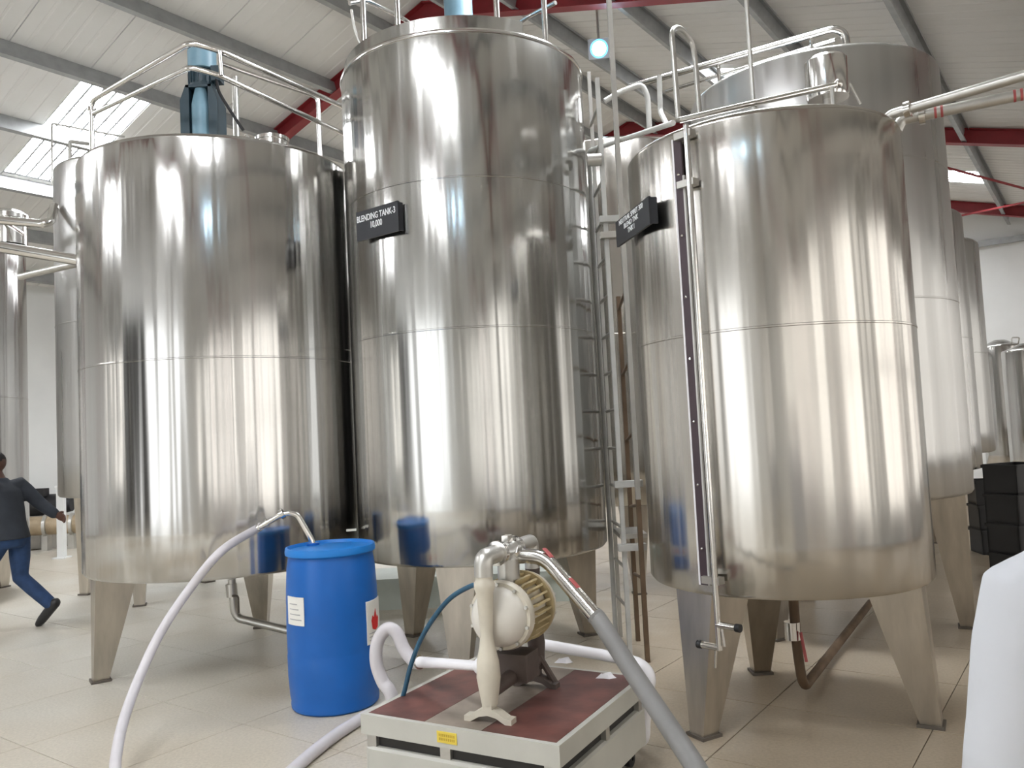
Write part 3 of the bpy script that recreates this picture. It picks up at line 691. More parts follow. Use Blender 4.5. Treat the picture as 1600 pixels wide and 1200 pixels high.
tubeobj('head_rail', bend([at(1030, 118, 5.6), at(1032, 175, 5.6), at(1042, 195, 5.4)], .03), .018, 'greyrail', lad)
MB().lathe([(.045, -.05), (.045, .05)], at(928, 250, 5.7), (1, 0, 0), seg=12).build('clamp', 'dull', lad)

# thin conduit dropping from the roof to T3
pc = at(1177, 158, 4.45); w_ = -pc.x * sin(HALL) + pc.y * cos(HALL)
cd = thing('conduit', (pc.x, pc.y, 3.14), 'thin vertical conduit from the roof down to the gauge-bearing tank', 'conduit')
tubeobj('tube', [(pc.x, pc.y, 3.14), (pc.x, pc.y, roofz(w_) - .22)], .013, 'dull', cd, 8)
MB().lathe([(.03, 3.14), (.03, 3.17), (.014, 3.19)], (pc.x, pc.y, 0), seg=16).build('socket', 'dull', cd)

# product pipes leaving T3 to the right
for k, ((x0, y0), (x1, y1), rr, lab) in enumerate((((1388, 180), (1600, 118), .026, 'upper steel product pipe running from tank top towards the side wall'),
                                        ((1408, 187), (1600, 147), .030, 'lower steel product pipe with red markings running from tank top to side wall'))):
    zz = 3.19 + .0 * k; a = onz(x0, y0, zz); b = onz(x1, y1, zz); d = (b - a).normalized()
    wv = Vector((-sin(HALL), cos(HALL), 0)); Lp = (WR + .06 - a.dot(wv)) / d.dot(wv)
    end = a + d * Lp
    pp = thing('product_pipe', a, lab, 'pipe')
    tubeobj('tube', bend([a + Vector((-.03, .0, -.06)), a, end], .05), rr, 'dull', pp, 12)
    MB().lathe([(rr, -.02), (rr + .018, -.015), (rr + .018, .015), (rr, .02)], a + d * .10, d, seg=16).build('clamp', 'chrome', pp)
    if k:
        for t in (.16, .52):
            for s in (0, .03): MB().lathe([(rr + .001, 0), (rr + .001, .012)], a + d * (t + s), d, seg=16).build('red_band', 'redmark', pp)

# pipes by the corner tank
Yp = 8.35
def hose_like(name, label, cat, pts, r, mat, seg=12, parent_loc=None, group=None):
    o = MB().tube(pts, r, seg).build(name, mat, None, loc=pts[0]); return tag(o, label, cat, group)
end0 = at(-160, 330, Yp)
hose_like('overhead_pipe', 'bright steel pipe bending up to the slim tank, highest of the crossing pipes', 'pipe', bend([end0, at(68, 350, Yp), at(80, 345, Yp + .05), at(85, 322, Yp + .22)], .08), .045, 'chrome')
hose_like('overhead_pipe', 'thick steel pipe crossing in front of the corner tank at its top', 'pipe', [at(-160, 358, Yp - .6), at(0, 386, Yp - .6), at(130, 408, Yp - .6)], .055, 'chrome')
hose_like('overhead_pipe', 'thin dull pipe rising below the thick crossing pipe with clamps', 'pipe', [at(30, 433, Yp + .1), at(50, 428, Yp + .1), at(126, 411, Yp - .2)], .035, 'dull')

# ================================================================== floodlights
def floodlight(P, tgt, label):
    P = Vector(P); d = (Vector(tgt) - P).normalized(); up = Vector((0, 0, 1)); ex = d.cross(up).normalized(); ez = ex.cross(d)
    m = Matrix((ex, ez, -d)).transposed()
    F = thing('floodlight', P, label, 'lamp', 'floodlights under the roof')
    MB().box(P - d * .05, (.25, .22, .10), mat=m).build('housing', 'lampbody', F)
    MB().lathe([(.001, .016), (.05, .014), (.078, .004), (.08, -.01)], P, d, seg=24).build('lens', 'lamp', F)
    MB().lathe([(.08, .004), (.10, .006), (.108, -.01)], P, d, seg=24).build('lens_rim', 'lamprim', F)  # glowing ring stands in for the lamp's blue halo
    wv = -P.x * sin(HALL) + P.y * cos(HALL)
    tubeobj('bracket', [P - d * .06 + Vector((0, 0, .1)), Vector((P.x - d.x * .06, P.y - d.y * .06, roofz(wv) - .02))], .015, 'dull', F, 8)
fp = CAM + ray(936, 76) * (9.4)
floodlight(fp, (0, 0, 1.5), 'lit blue-white floodlight beyond the ladder, under the roof')
floodlight(hw(-1.0, .6, 4.7), (-.4, 6, 3), 'blue-white floodlight facing the tanks from the roof behind the viewer')  # unseen lamp added for its blue streak in the tank steel

# ================================================================== blue drum
bc = onz(525, 1098, 0); bc = Vector((bc.x, bc.y, 0)); br, bh = .278, .965
dr = thing('plastic_drum', bc, 'blue plastic drum with a steel suction tube in its top', 'drum')
prof = [(.001, .0), (br * .90, 0), (br * .945, .012), (br * .955, .035), (br * .945, .05), (br * .965, .08), (br * .995, .20), (br, .32), (br * .99, .335), (br * .995, .35), (br, .5), (br * .99, .62), (br * .995, .635), (br * .985, .72), (br * .96, .84), (br * .93, .895), (br * .925, .91), (br * .955, .918)]
MB().lathe(prof, bc, seg=64).build('body', 'drum', dr)
lid = MB().lathe([(br * .955, .918), (br * .985, .922), (br * .99, .94), (br * .975, .962), (br * .93, .965), (br * .90, .945), (br * .6, .948), (.001, .95)], bc, seg=64).build('lid', 'drumlid', dr)
b1 = onz(489, 850, .955); b2 = onz(549, 831, .955)
MB().lathe([(.04, 0), (.04, .018), (.001, .02)], (b1.x, b1.y, .945), seg=20).build('bung', 'drum', lid)
MB().box((b2.x, b2.y, .968), (.07, .045, .012), .2).build('bung_label', 'label', lid)
def patch(name, xa, xb, z0, z1, mat, par, off=.004, rr=None):
    pa = oncyl(xa, 950, bc.x, bc.y, br); pb = oncyl(xb, 950, bc.x, bc.y, br)
    a0 = math.atan2(pa.x - bc.x, -(pa.y - bc.y)); a1 = math.atan2(pb.x - bc.x, -(pb.y - bc.y)); rr = br + off
    rings = [[rim(bc.x, bc.y, rr - .006, a, z0), rim(bc.x, bc.y, rr, a, z0), rim(bc.x, bc.y, rr, a, z1), rim(bc.x, bc.y, rr - .006, a, z1)] for a in [a0 + (a1 - a0) * k / 10 for k in range(11)]]
    return MB().loft(rings).build(name, mat, par)
zl0, zl1 = at(462, 976, bc.y - .2).z, at(462, 932, bc.y - .2).z
pl = patch('label', 451, 475, zl0, zl1, 'label', dr)
for k in range(4): patch('print_line', 454, 471 - k * 2, zl0 + .03 + k * .03, zl0 + .036 + k * .03, 'labelgrey', pl, .0048)
zr0, zr1 = at(582, 1005, bc.y - .1).z, at(582, 938, bc.y - .1).z
prr = patch('hazard_label', 572, 594.5, zr0, zr1, 'label', dr)
fz = (zr0 + zr1) / 2 + .01
pa = oncyl(585, 968, bc.x, bc.y, br); fa = math.atan2(pa.x - bc.x, -(pa.y - bc.y))
flame = [(-.26, .0), (-.20, -.6), (0, -.75), (.2, -.6), (.28, 0), (.16, .25), (.12, .05), (.02, .75), (-.10, .15), (-.18, .35)]
fm = MB(); pts = [rim(bc.x, bc.y, br + .0055, fa + x * .62, fz + z * .085) for x, z in flame]
fm.prism(pts, Vector((sin(fa), -cos(fa), 0)) * .001); fm.build('flame_mark', 'flame', prr)
for k in range(3): patch('print_line', 575, 590, zr0 + .02 + k * .02, zr0 + .026 + k * .02, 'labelgrey', prr, .0048)

# suction tube + hose from the drum
Yd = bc.y
lan = thing('suction_tube', Vector((b1.x, b1.y, .5)), 'bent bright steel suction tube standing in the blue drum', 'pipe')
pB = Vector((b1.x, b1.y, .40)); pT = at(463, 801, b1.y); pJ = at(441, 803, b1.y - .02); pE = at(398, 828, b1.y - .04)
tubeobj('tube', bend([pB, Vector((b1.x, b1.y, .97)), pT, pJ, pE], .045), .019, 'chrome', lan, 14)
MB().lathe([(.019, -.014), (.034, -.012), (.034, .012), (.019, .014)], pJ, (pE - pJ).normalized(), seg=18).build('clamp_ferrule', 'chrome', lan)
for t in (.55, .85):
    MB().lathe([(.019, -.006), (.027, -.005), (.027, .005), (.019, .006)], pJ.lerp(pE, t), (pE - pJ).normalized(), seg=16).build('hose_clip', 'chrome', lan)
hpts = [pE + (pJ - pE) * .22, pE, at(345, 862, 4.80), at(295, 922, 4.72), at(250, 990, 4.58), at(215, 1065, 4.40), at(192, 1130, 4.15), at(181, 1185, 3.88), at(178, 1222, 3.66)]
e_ = hpts[-1]; hpts += [Vector((e_.x + .06, e_.y - .25, .035)), Vector((e_.x + .25, e_.y - .8, .028)), Vector((e_.x + .7, e_.y - 1.3, .028))]
hose_like('transfer_hose', 'grey-white hose arching from the drum suction tube down to the floor', 'hose', smoothpath(hpts, 8), .026, 'hose', 14)

# ================================================================== platform scale
ZT = .40
FL, FR, BR, BL = onz(569, 1117, ZT), onz(881, 1166, ZT), onz(1003, 1056, ZT), onz(736, 1026, ZT)
cS = (FL + FR + BR + BL) / 4; ux = ((FR - FL) + (BR - BL)).normalized(); uy = Vector((-ux.y, ux.x, 0))
sw = ((FR - FL).length + (BR - BL).length) / 2; sd = ((BR - FR).length + (BL - FL).length) / 2
rzS = math.atan2(ux.y, ux.x)
def sp(x, y, z): return cS * 1 + ux * x + uy * y + Vector((0, 0, z - cS.z))
SC = thing('platform_scale', Vector((cS.x, cS.y, 0)), 'cream platform scale with worn red-brown deck under the pump', 'scale')
frm = MB()
for (x, y, a, b) in ((0, -sd / 2 + .012, sw, .024), (0, sd / 2 - .012, sw, .024), (-sw / 2 + .012, 0, .024, sd - .048), (sw / 2 - .012, 0, .024, sd - .048)):
    frm.box(sp(x, y, ZT - .042), (a, b, .085), rzS)
frm.build('deck_frame', 'cream', SC, smooth=False)
wds = [(-sw / 2 + .026, -sw / 2 + .325, 'plate'), (-sw / 2 + .328, -sw / 2 + .61, 'deckworn'), (-sw / 2 + .613, sw / 2 - .026, 'plate')]
for a, b, mt in wds:
    MB().box(sp((a + b) / 2, 0, ZT - .004), (b - a, sd - .05, .010), rzS).build('deck_plate', mt, SC, smooth=False)
MB().box(sp(0, 0, .29), (sw - .06, sd - .06, .09), rzS).build('load_beam', 'shadow', SC, smooth=False)  # near-black colour stands in for the shade in the gap below the deck
bb = MB(); cr = .05; rngs = []
for z, ins in ((.085, .02), (.10, .0), (.255, .0), (.265, .01)):
    x, y = sw / 2 - ins, sd / 2 - ins; ring = []
    for sx, sy, a0 in ((1, 1, 0), (-1, 1, pi / 2), (-1, -1, pi), (1, -1, 3 * pi / 2)):
        for k in range(4):
            a = a0 + pi / 2 * k / 3; ring.append(sp(sx * (x - cr) + cr * cos(a), sy * (y - cr) + cr * sin(a), z))
    rngs.append(ring)
bb.loft(rngs).build('base', 'cream', SC)
st = MB().box(sp(-.03, -sd / 2 - .0015, ZT - .040), (.098, .003, .046), rzS).build('yellow_sticker', 'yellow', SC)
for r_ in range(2):
    for k in range(9): MB().box(sp(-.03 - .036 + k * .009, -sd / 2 - .0034, ZT - .032 - r_ * .016), (.005, .001, .010), rzS).build('print_mark', 'orange', st)
for x, y in ((-sw / 2 + .05, -sd / 2 + .03), (sw / 2 - .05, -sd / 2 + .03), (-.05, -sd / 2 + .03), (sw / 2 - .03, .0), (sw / 2 - .03, sd / 2 - .08)):
    MB().box(sp(x, y, .29), (.05, .04, .06), rzS).build('load_foot', 'dull', SC)
for x, y in ((-sw / 2 + .09, -sd / 2 + .1), (sw / 2 - .07, -sd / 2 + .1), (sw / 2 - .07, sd / 2 - .1), (-sw / 2 + .09, sd / 2 - .1)):
    cs = MB().tube([sp(x, y, .09), sp(x, y, .065)], .022, 12).build('castor', 'dull', SC)
    MB().lathe([(.01, -.02), (.038, -.018), (.040, 0), (.038, .018), (.01, .02)], sp(x, y, .0405), ux, seg=20).build('wheel', 'black', cs)

# ================================================================== diaphragm pump
ax = Vector((-.42, -.90, 0)).normalized(); ay = Vector((-ax.y, ax.x, 0))   # ax: pump axis to the front chamber
ay = Vector((.90, -.42, 0)).normalized()
fc = at(783, 962, 3.62)                           # centre of front chamber ring
zc_ = fc.z
PU = thing('diaphragm_pump', Vector((fc.x, fc.y, ZT)), 'cream air-operated diaphragm pump standing on the platform scale', 'pump')
rc = fc - ax * .27
def up(o, f, s, z): return o + ax * f + ay * s + Vector((0, 0, z))
def chamber(o, d, rr, nm):
    c = MB().lathe([(.001, .118), (rr * .25, .114), (rr * .5, .101), (rr * .7, .076), (rr * .82, .046), (rr * .87, .018), (rr * .88, .0)], o, d, seg=40).build(nm, 'dome', PU)
    MB().lathe([(rr * .82, -.03), (rr, -.028), (rr * 1.02, -.014), (rr, .0), (rr * .97, .014), (rr * .84, .016), (rr * .82, .0)], o, d, seg=40).build('clamp_ring', 'pumpw', PU)
    e1 = d.cross(Vector((0, 0, 1))).normalized(); bt = MB()
    for k in range(10):
        a = 2 * pi * k / 10 + .3; q = o + (e1 * cos(a) + Vector((0, 0, 1)) * sin(a)) * rr * .92 + d * .016
        MB().tube([q - d * .01, q + d * .012], .008, 6).build('bolt', 'dull', c)
chamber(fc, ax, .150, 'front_chamber'); chamber(rc, -ax, .150, 'rear_chamber')
MB().lathe([(.10, -.045), (.125, -.06), (.125, -.21), (.10, -.225)], fc, ax, seg=36).build('centre_block', 'pumpw', PU)
MB().lathe([(.128, -.24), (.158, -.238), (.160, -.215), (.128, -.21)], fc, ax, seg=36).build('rear_flange', 'brass', PU)
for k in range(26):
    a = 2 * pi * k / 26; e1 = ax.cross(Vector((0, 0, 1))).normalized(); rd = e1 * cos(a) + Vector((0, 0, 1)) * sin(a)
    tg = ax.cross(rd); m = Matrix((rd, tg, ax)).transposed()
    MB().box(fc + rd * .138 - ax * .135, (.030, .010, .15), mat=m).build('rib', 'brass', PU)
zt_ = at(783, 872, 3.6).z
# front column: bulged at foot and head, waisted over the dome
fx = fc + ax * .145
colz = [(.50 - .03, .034), (.52, .042), (.58, .051), (.65, .047), (.71, .033), (.76, .027), (.84, .031), (.93, .037), (.95, .044), (.975, .044), (.985, .037), (1.02, .038)]
top_f = Vector((fx.x, fx.y, 1.035))
MB().tube([Vector((fx.x, fx.y, z)) for z, r in colz], [r for z, r in colz], 20).build('front_column', 'pumpw', PU)
el = bend([Vector((fx.x, fx.y, 1.0)), Vector((fx.x, fx.y, 1.075)), Vector((fx.x, fx.y, 1.075)) - ax * .14], .07, 10)
MB().tube(el, .040, 18).build('top_elbow', 'dull', PU)
rx = rc - ax * .06
man0 = Vector((fx.x, fx.y, 1.075)) - ax * .10; man1 = Vector((rx.x, rx.y, 1.075))
MB().tube([man0, man1], .036, 18).build('top_manifold', 'dull', PU)
MB().tube(bend([man1 + ax * .02, man1 - ax * .03, Vector((rx.x, rx.y, .95)) - ax * .03], .05), .036, 16).build('rear_elbow', 'dull', PU)
MB().tube([Vector((rx.x, rx.y, z)) - ax * .03 for z in (.95, .84, .72, .60, .48)], [.036, .028, .028, .042, .034], 16).build('rear_column', 'grime', PU)
mid = man0.lerp(man1, .38)
for f in (.1, .55): MB().lathe([(.036, -.016), (.054, -.013), (.054, .013), (.036, .016)], man0.lerp(man1, f), ax, seg=20).build('clamp', 'chrome', PU)
MB().box(mid + Vector((0, 0, .05)), (.05, .03, .03), math.atan2(ax.y, ax.x)).build('clamp_bolt', 'chrome', PU)
MB().lathe([(.05, -.02), (.05, .10), (.03, .12)], mid - Vector((0, 0, .14)), (0, 0, 1), seg=20).build('air_valve', 'dull', PU)
# bottom manifold + feet
bm0 = Vector((fx.x, fx.y, .52)); bm1 = Vector((rx.x, rx.y, .52)) - ax * .03
MB().tube([bm0, bm1], .034, 16).build('bottom_manifold', 'grime', PU)
def foot(o, d, nm, mt):
    s = Vector((-d.y, d.x, 0)); n_pts = []
    arch = [(-.11, .0), (-.11, .022), (-.085, .024), (-.05, .045), (-.022, .055), (-.022, .10), (.022, .10), (.022, .055), (.05, .045), (.085, .024), (.11, .022), (.11, .0), (.08, .0), (.04, .022), (0, .03), (-.04, .022), (-.08, 0)]
    P = [o + s * x + Vector((0, 0, z)) for x, z in arch]
    MB().prism(P, d * .05).build(nm, mt, PU, smooth=False)
foot(Vector((fx.x, fx.y, ZT + .001)) - ax * .02, ax, 'front_foot', 'pumpw')
foot(Vector((bm1.x, bm1.y, ZT + .001)) - ax * .0, ax, 'rear_foot', 'grime')
for s in (-1, 1):
    MB().tube([up(bm1, .02, s * .02, .02), up(Vector((bm1.x, bm1.y, ZT + .012)), .0, s * .09, 0)], .016, 8).build('rear_strut', 'grime', PU)
MB().box(Vector((fc.x, fc.y, .56)) - ax * .13, (.14, .16, .12), math.atan2(ax.y, ax.x)).build('muffler', 'grime', PU)

# discharge pipe (steel) + hose to the right
dS0 = man0.lerp(man1, .42)
p1 = at(808, 868, dS0.y); p2 = at(850, 870, dS0.y - .05); p3 = at(938, 972, dS0.y - .28)
dp = thing('discharge_pipe', dS0, 'steel discharge pipe bending down from the pump top', 'pipe')
tubeobj('tube', bend([dS0 + ay * .03, p1, p2, p3], .09, 8), .033, 'chrome', dp, 16)
for t in (.02, .5):
    MB().lathe([(.0332, -.03), (.0342, 0), (.0332, .03)], p2.lerp(p3, t), (p3 - p2).normalized(), seg=10, a0=R_(190), a1=R_(290)).build('red_tape', 'redmark', dp)
hp2 = [p3 + (p2 - p3) * .10, p3, at(985, 1045, dS0.y - .48), at(1035, 1120, dS0.y - .68), at(1075, 1180, dS0.y - .84), at(1100, 1222, dS0.y - .95)]
e_ = hp2[-1]; hp2 += [Vector((e_.x + .1, e_.y - .25, .22)), Vector((e_.x + .2, e_.y - .6, .05)), Vector((e_.x + .3, e_.y - 1.2, .035))]
hose_like('discharge_hose', 'dark grey hose slanting from the pump discharge pipe to the floor', 'hose', smoothpath(hp2, 8), .037, 'hosegrey', 16)

# suction side: white pipe + looped hose
Yq = bm0.y
i0 = at(757, 1041, bm0.y + .01); i1 = at(648, 1034, 4.05)
sn = thing('suction_pipe', i0, 'white plastic suction pipe entering the pump foot over the scale deck', 'pipe')
tubeobj('tube', [bm0, i0, i1], .027, 'pvc', sn, 16)
MB().lathe([(.027, -.02), (.035, -.018), (.035, .018), (.027, .02)], i0.lerp(i1, .03), (i1 - i0).normalized(), seg=18).build('union', 'pvc', sn)
MB().lathe([(.027, -.012), (.034, -.01), (.034, .01), (.027, .012)], i0.lerp(i1, .93), (i1 - i0).normalized(), seg=18).build('hose_clip', 'chrome', sn)
Yl = i1.y
lp = [i1 + (i0 - i1) * .06, i1, at(632, 1015, Yl + .03), at(619, 988, Yl + .05), at(604, 983, Yl + .06), at(590, 1003, Yl + .06), at(588, 1035, Yl + .05), at(598, 1065, Yl + .04), at(612, 1088, Yl + .02)]
q = lp[-1]
g1, g2, g3, g4 = onz(590, 1112, .03), onz(540, 1138, .03), onz(490, 1175, .03), onz(445, 1215, .03)
lp += [Vector((q.x + .03, q.y + .02, .12)), Vector((q.x - .0, q.y + .06, .04)), Vector(((q.x + g1.x) / 2 - .03, (q.y + g1.y) / 2, .034)), g1, g2, g3, g4, g4 + (g4 - g3) * 1.5]
hose_like('suction_hose', 'pale hose looping beside the drum and snaking over the floor past the scale', 'hose', smoothpath(lp, 8), .032, 'hose', 14)
# blue air line
ah = [at(752, 914, 3.66), at(735, 916, 3.72), at(700, 938, 3.80), at(665, 985, 3.86), at(645, 1030, 3.88), at(634, 1072, 3.88), at(628, 1110, 3.90)]
e_ = ah[-1]; ah += [Vector((e_.x + .02, e_.y + .08, .08)), Vector((e_.x + .06, e_.y + .2, .012)), Vector((e_.x + .10, e_.y + .5, .012)), Vector((e_.x + .0, e_.y + .9, .012))]
hose_like('air_hose', 'thin dark blue air hose curving from the pump down beside the scale', 'hose', smoothpath(ah, 8), .0115, 'airhose', 10)
# lilac-white hose lying behind the pump and falling over the scale's corner
wh = [at(848, 1007, 4.28), at(900, 1016, 4.25), at(980, 1031, 4.16), at(1006, 1042, 4.12), at(1016, 1060, 4.10), at(1012, 1084, 4.10)]
wh = [wh[0] - (wh[1] - wh[0]) * .4] + wh
e_ = wh[-1]; wh += [Vector((e_.x - .02, e_.y, .16)), Vector((e_.x - .05, e_.y + .02, .05)), Vector((e_.x - .2, e_.y + .25, .03))]
hose_like('return_hose', 'pale lilac hose lying behind the pump and dropping past the scale corner', 'hose', smoothpath(wh, 8), .028, 'pvc', 14)
for nm, (x, y), lab in (('paper_scrap', (882, 1033), 'crumpled white scrap on the deck behind the pump'), ('paper_scrap', (948, 1057), 'flat white scrap on the deck near its outer corner')):
    p = onz(x, y, ZT + .006); mb = MB(); n8 = 9
    mb.loft([[p + Vector((cos(2 * pi * k / n8) * (.035 + .012 * ((k * 7) % 3)), sin(2 * pi * k / n8) * (.02 + .006 * ((k * 5) % 3)), -.004)) for k in range(n8)],
             [p + Vector((cos(2 * pi * k / n8) * .028, sin(2 * pi * k / n8) * .017, .008 + .010 * ((k * 3) % 4) / 3)) for k in range(n8)],
             [p + Vector((cos(2 * pi * k / n8) * .012, sin(2 * pi * k / n8) * .009, .014)) for k in range(n8)]])
    tag(mb.build(nm, 'pvc', None, loc=p), lab, 'scrap')
# pale plinth behind the tall tank
pl0 = onz(585, 948, 0); pl1 = onz(900, 945, 0); pcn = (pl0 + pl1) / 2
PLN = thing('plinth', Vector((pcn.x, pcn.y + .3, 0)), 'low pale green plinth on the floor behind the tall blending tank', 'plinth')
MB().box((pcn.x, pcn.y + .3, .12), ((pl1 - pl0).length, .6, .24)).build('block', 'palegreen', PLN)
MB().box((pcn.x, pcn.y + .3, .265), ((pl1 - pl0).length + .06, .66, .05)).build('slab', 'palegreen', PLN)

# ================================================================== far left equipment
Yf = 12.5
g = onz(70, 862, 0)
HP = thing('horizontal_pipe', Vector((g.x, g.y, 0)), 'large tan horizontal pipe on stands beyond the walking person', 'pipe')
zc1 = at(70, 822, g.y).z
pa_, pb_ = at(-20, 826, g.y), at(128, 818, g.y + .3)
MB().tube([pa_, pa_.lerp(pb_, .5), pb_], .16, 20).build('pipe_body', 'tan', HP)
for t in (.35, .62, .9):
    q = pa_.lerp(pb_, t); MB().lathe([(.16, -.03), (.19, -.025), (.19, .025), (.16, .03)], q, (pb_ - pa_).normalized(), seg=20).build('flange', 'dull', HP)
    MB().box((q.x, q.y, (q.z - .14) / 2), (.10, .14, q.z - .14)).build('stand', 'dull', HP)
g2_ = onz(97, 872, 0)
PO = MB().box((g2_.x, g2_.y, .55), (.10, .10, 1.10)).box((g2_.x, g2_.y, .01), (.2, .2, .02)).box((g2_.x, g2_.y, 1.11), (.13, .13, .03)).build('bollard', 'wall', None, loc=(g2_.x, g2_.y, 0), smooth=False)
tag(PO, 'white square post standing by the tan horizontal pipe', 'post')
mq = at(74, 790, g.y + .62)
EM = thing('pump_motor', Vector((mq.x, mq.y, 0)), 'dark pump motor on a stand behind the tan horizontal pipe', 'motor')
MB().lathe([(.001, -.42), (.17, -.42), (.20, -.36), (.20, .22), (.15, .28), (.12, .42), (.001, .42)], (mq.x, mq.y, mq.z), (1, .1, 0), seg=24).build('casing', 'blackcrate', EM)
MB().box((mq.x, mq.y, mq.z / 2 - .08), (.5, .35, mq.z - .16)).build('stand', 'dull', EM)
MB().box((mq.x - .05, mq.y - .12, mq.z + .24), (.22, .16, .14)).build('terminal_box', 'blackcrate', EM)
mq2 = at(57, 768, g.y + 1.6)
SC2 = thing('control_screen', Vector((mq2.x, mq2.y, 0)), 'dark blue control panel on a post before the left wall', 'control panel')
MB().box((mq2.x, mq2.y, mq2.z), (.40, .08, .34)).build('panel', 'navy', SC2)
MB().box((mq2.x, mq2.y + .05, mq2.z / 2), (.08, .06, mq2.z)).build('post', 'dull', SC2)
MB().box((mq2.x, mq2.y, .015), (.35, .35, .03)).build('base', 'dull', SC2)

# ================================================================== far right crates
def crate(P, rz, label):
    s = (.42, .34, .27); C_ = thing('crate', P, label, 'crate', 'black crates stacked by the far tanks'); P = Vector(P)
    rot = Matrix.Rotation(rz, 3, 'Z'); sh = MB()
    def bx(c, z): sh.box(P + rot @ Vector(c), z, rz)
    bx((0, 0, .01), (s[0], s[1], .02))
    for sy in (-1, 1): bx((0, sy * (s[1] / 2 - .008), s[2] / 2), (s[0], .016, s[2]))
    for sx in (-1, 1): bx((sx * (s[0] / 2 - .008), 0, s[2] / 2), (.016, s[1], s[2]))
    sh.build('shell', 'blackcrate', C_, smooth=False)
    rm = MB()
    for sy in (-1, 1): rm.box(P + rot @ Vector((0, sy * s[1] / 2, s[2] - .02)), (s[0] + .02, .02, .03), rz)
    for sx in (-1, 1): rm.box(P + rot @ Vector((sx * s[0] / 2, 0, s[2] - .02)), (.02, s[1] + .02, .03), rz)
    rm.build('rim', 'blackcrate', C_, smooth=False)
    return C_
g5 = at(1592, 800, 7.6)
for k in range(4): crate((g5.x, g5.y, k * .272), .25 + .04 * k, ['bottom', 'second from bottom', 'third from bottom', 'topmost'][k] + ' black plastic crate of the stack before the small bright tanks')
g6 = at(1553, 800, 9.2)
for k in range(3): crate((g6.x, g6.y, k * .272), -.15 - .05 * k, ['bottom', 'middle', 'topmost'][k] + ' black plastic crate of the shorter stack behind the tall dull tank')

# ================================================================== people
def limb(mb, pts, rad, seg=14, flat=None):
    """tapered limb with rounded ends; rad entries are r or (rx, ry) along world x / y"""
    mb.tube(pts, rad, seg)
    for p, r in ((pts[0], rad[0]), (pts[-1], rad[-1])): mb.ball(p, r * .98, 12)
def stack(mb, rows, seg=20):
    """horizontal elliptical rings: (centre, half width vector, half depth vector)"""
    mb.loft([[Vector(c) + Vector(u) * cos(2 * pi * k / seg) + Vector(v) * sin(2 * pi * k / seg) for k in range(seg)] for c, u, v in rows])
def skinned(mb, name, mat, parent, vox=.012, sm=6):
    o = mb.build(name, mat, parent, smooth=True); mesh_fix(o)
    r = o.modifiers.new('remesh', 'REMESH'); r.mode = 'VOXEL'; r.voxel_size = vox; r.use_smooth_shade = True
    s = o.modifiers.new('smooth', 'SMOOTH'); s.iterations = sm; s.factor = .5
    return o
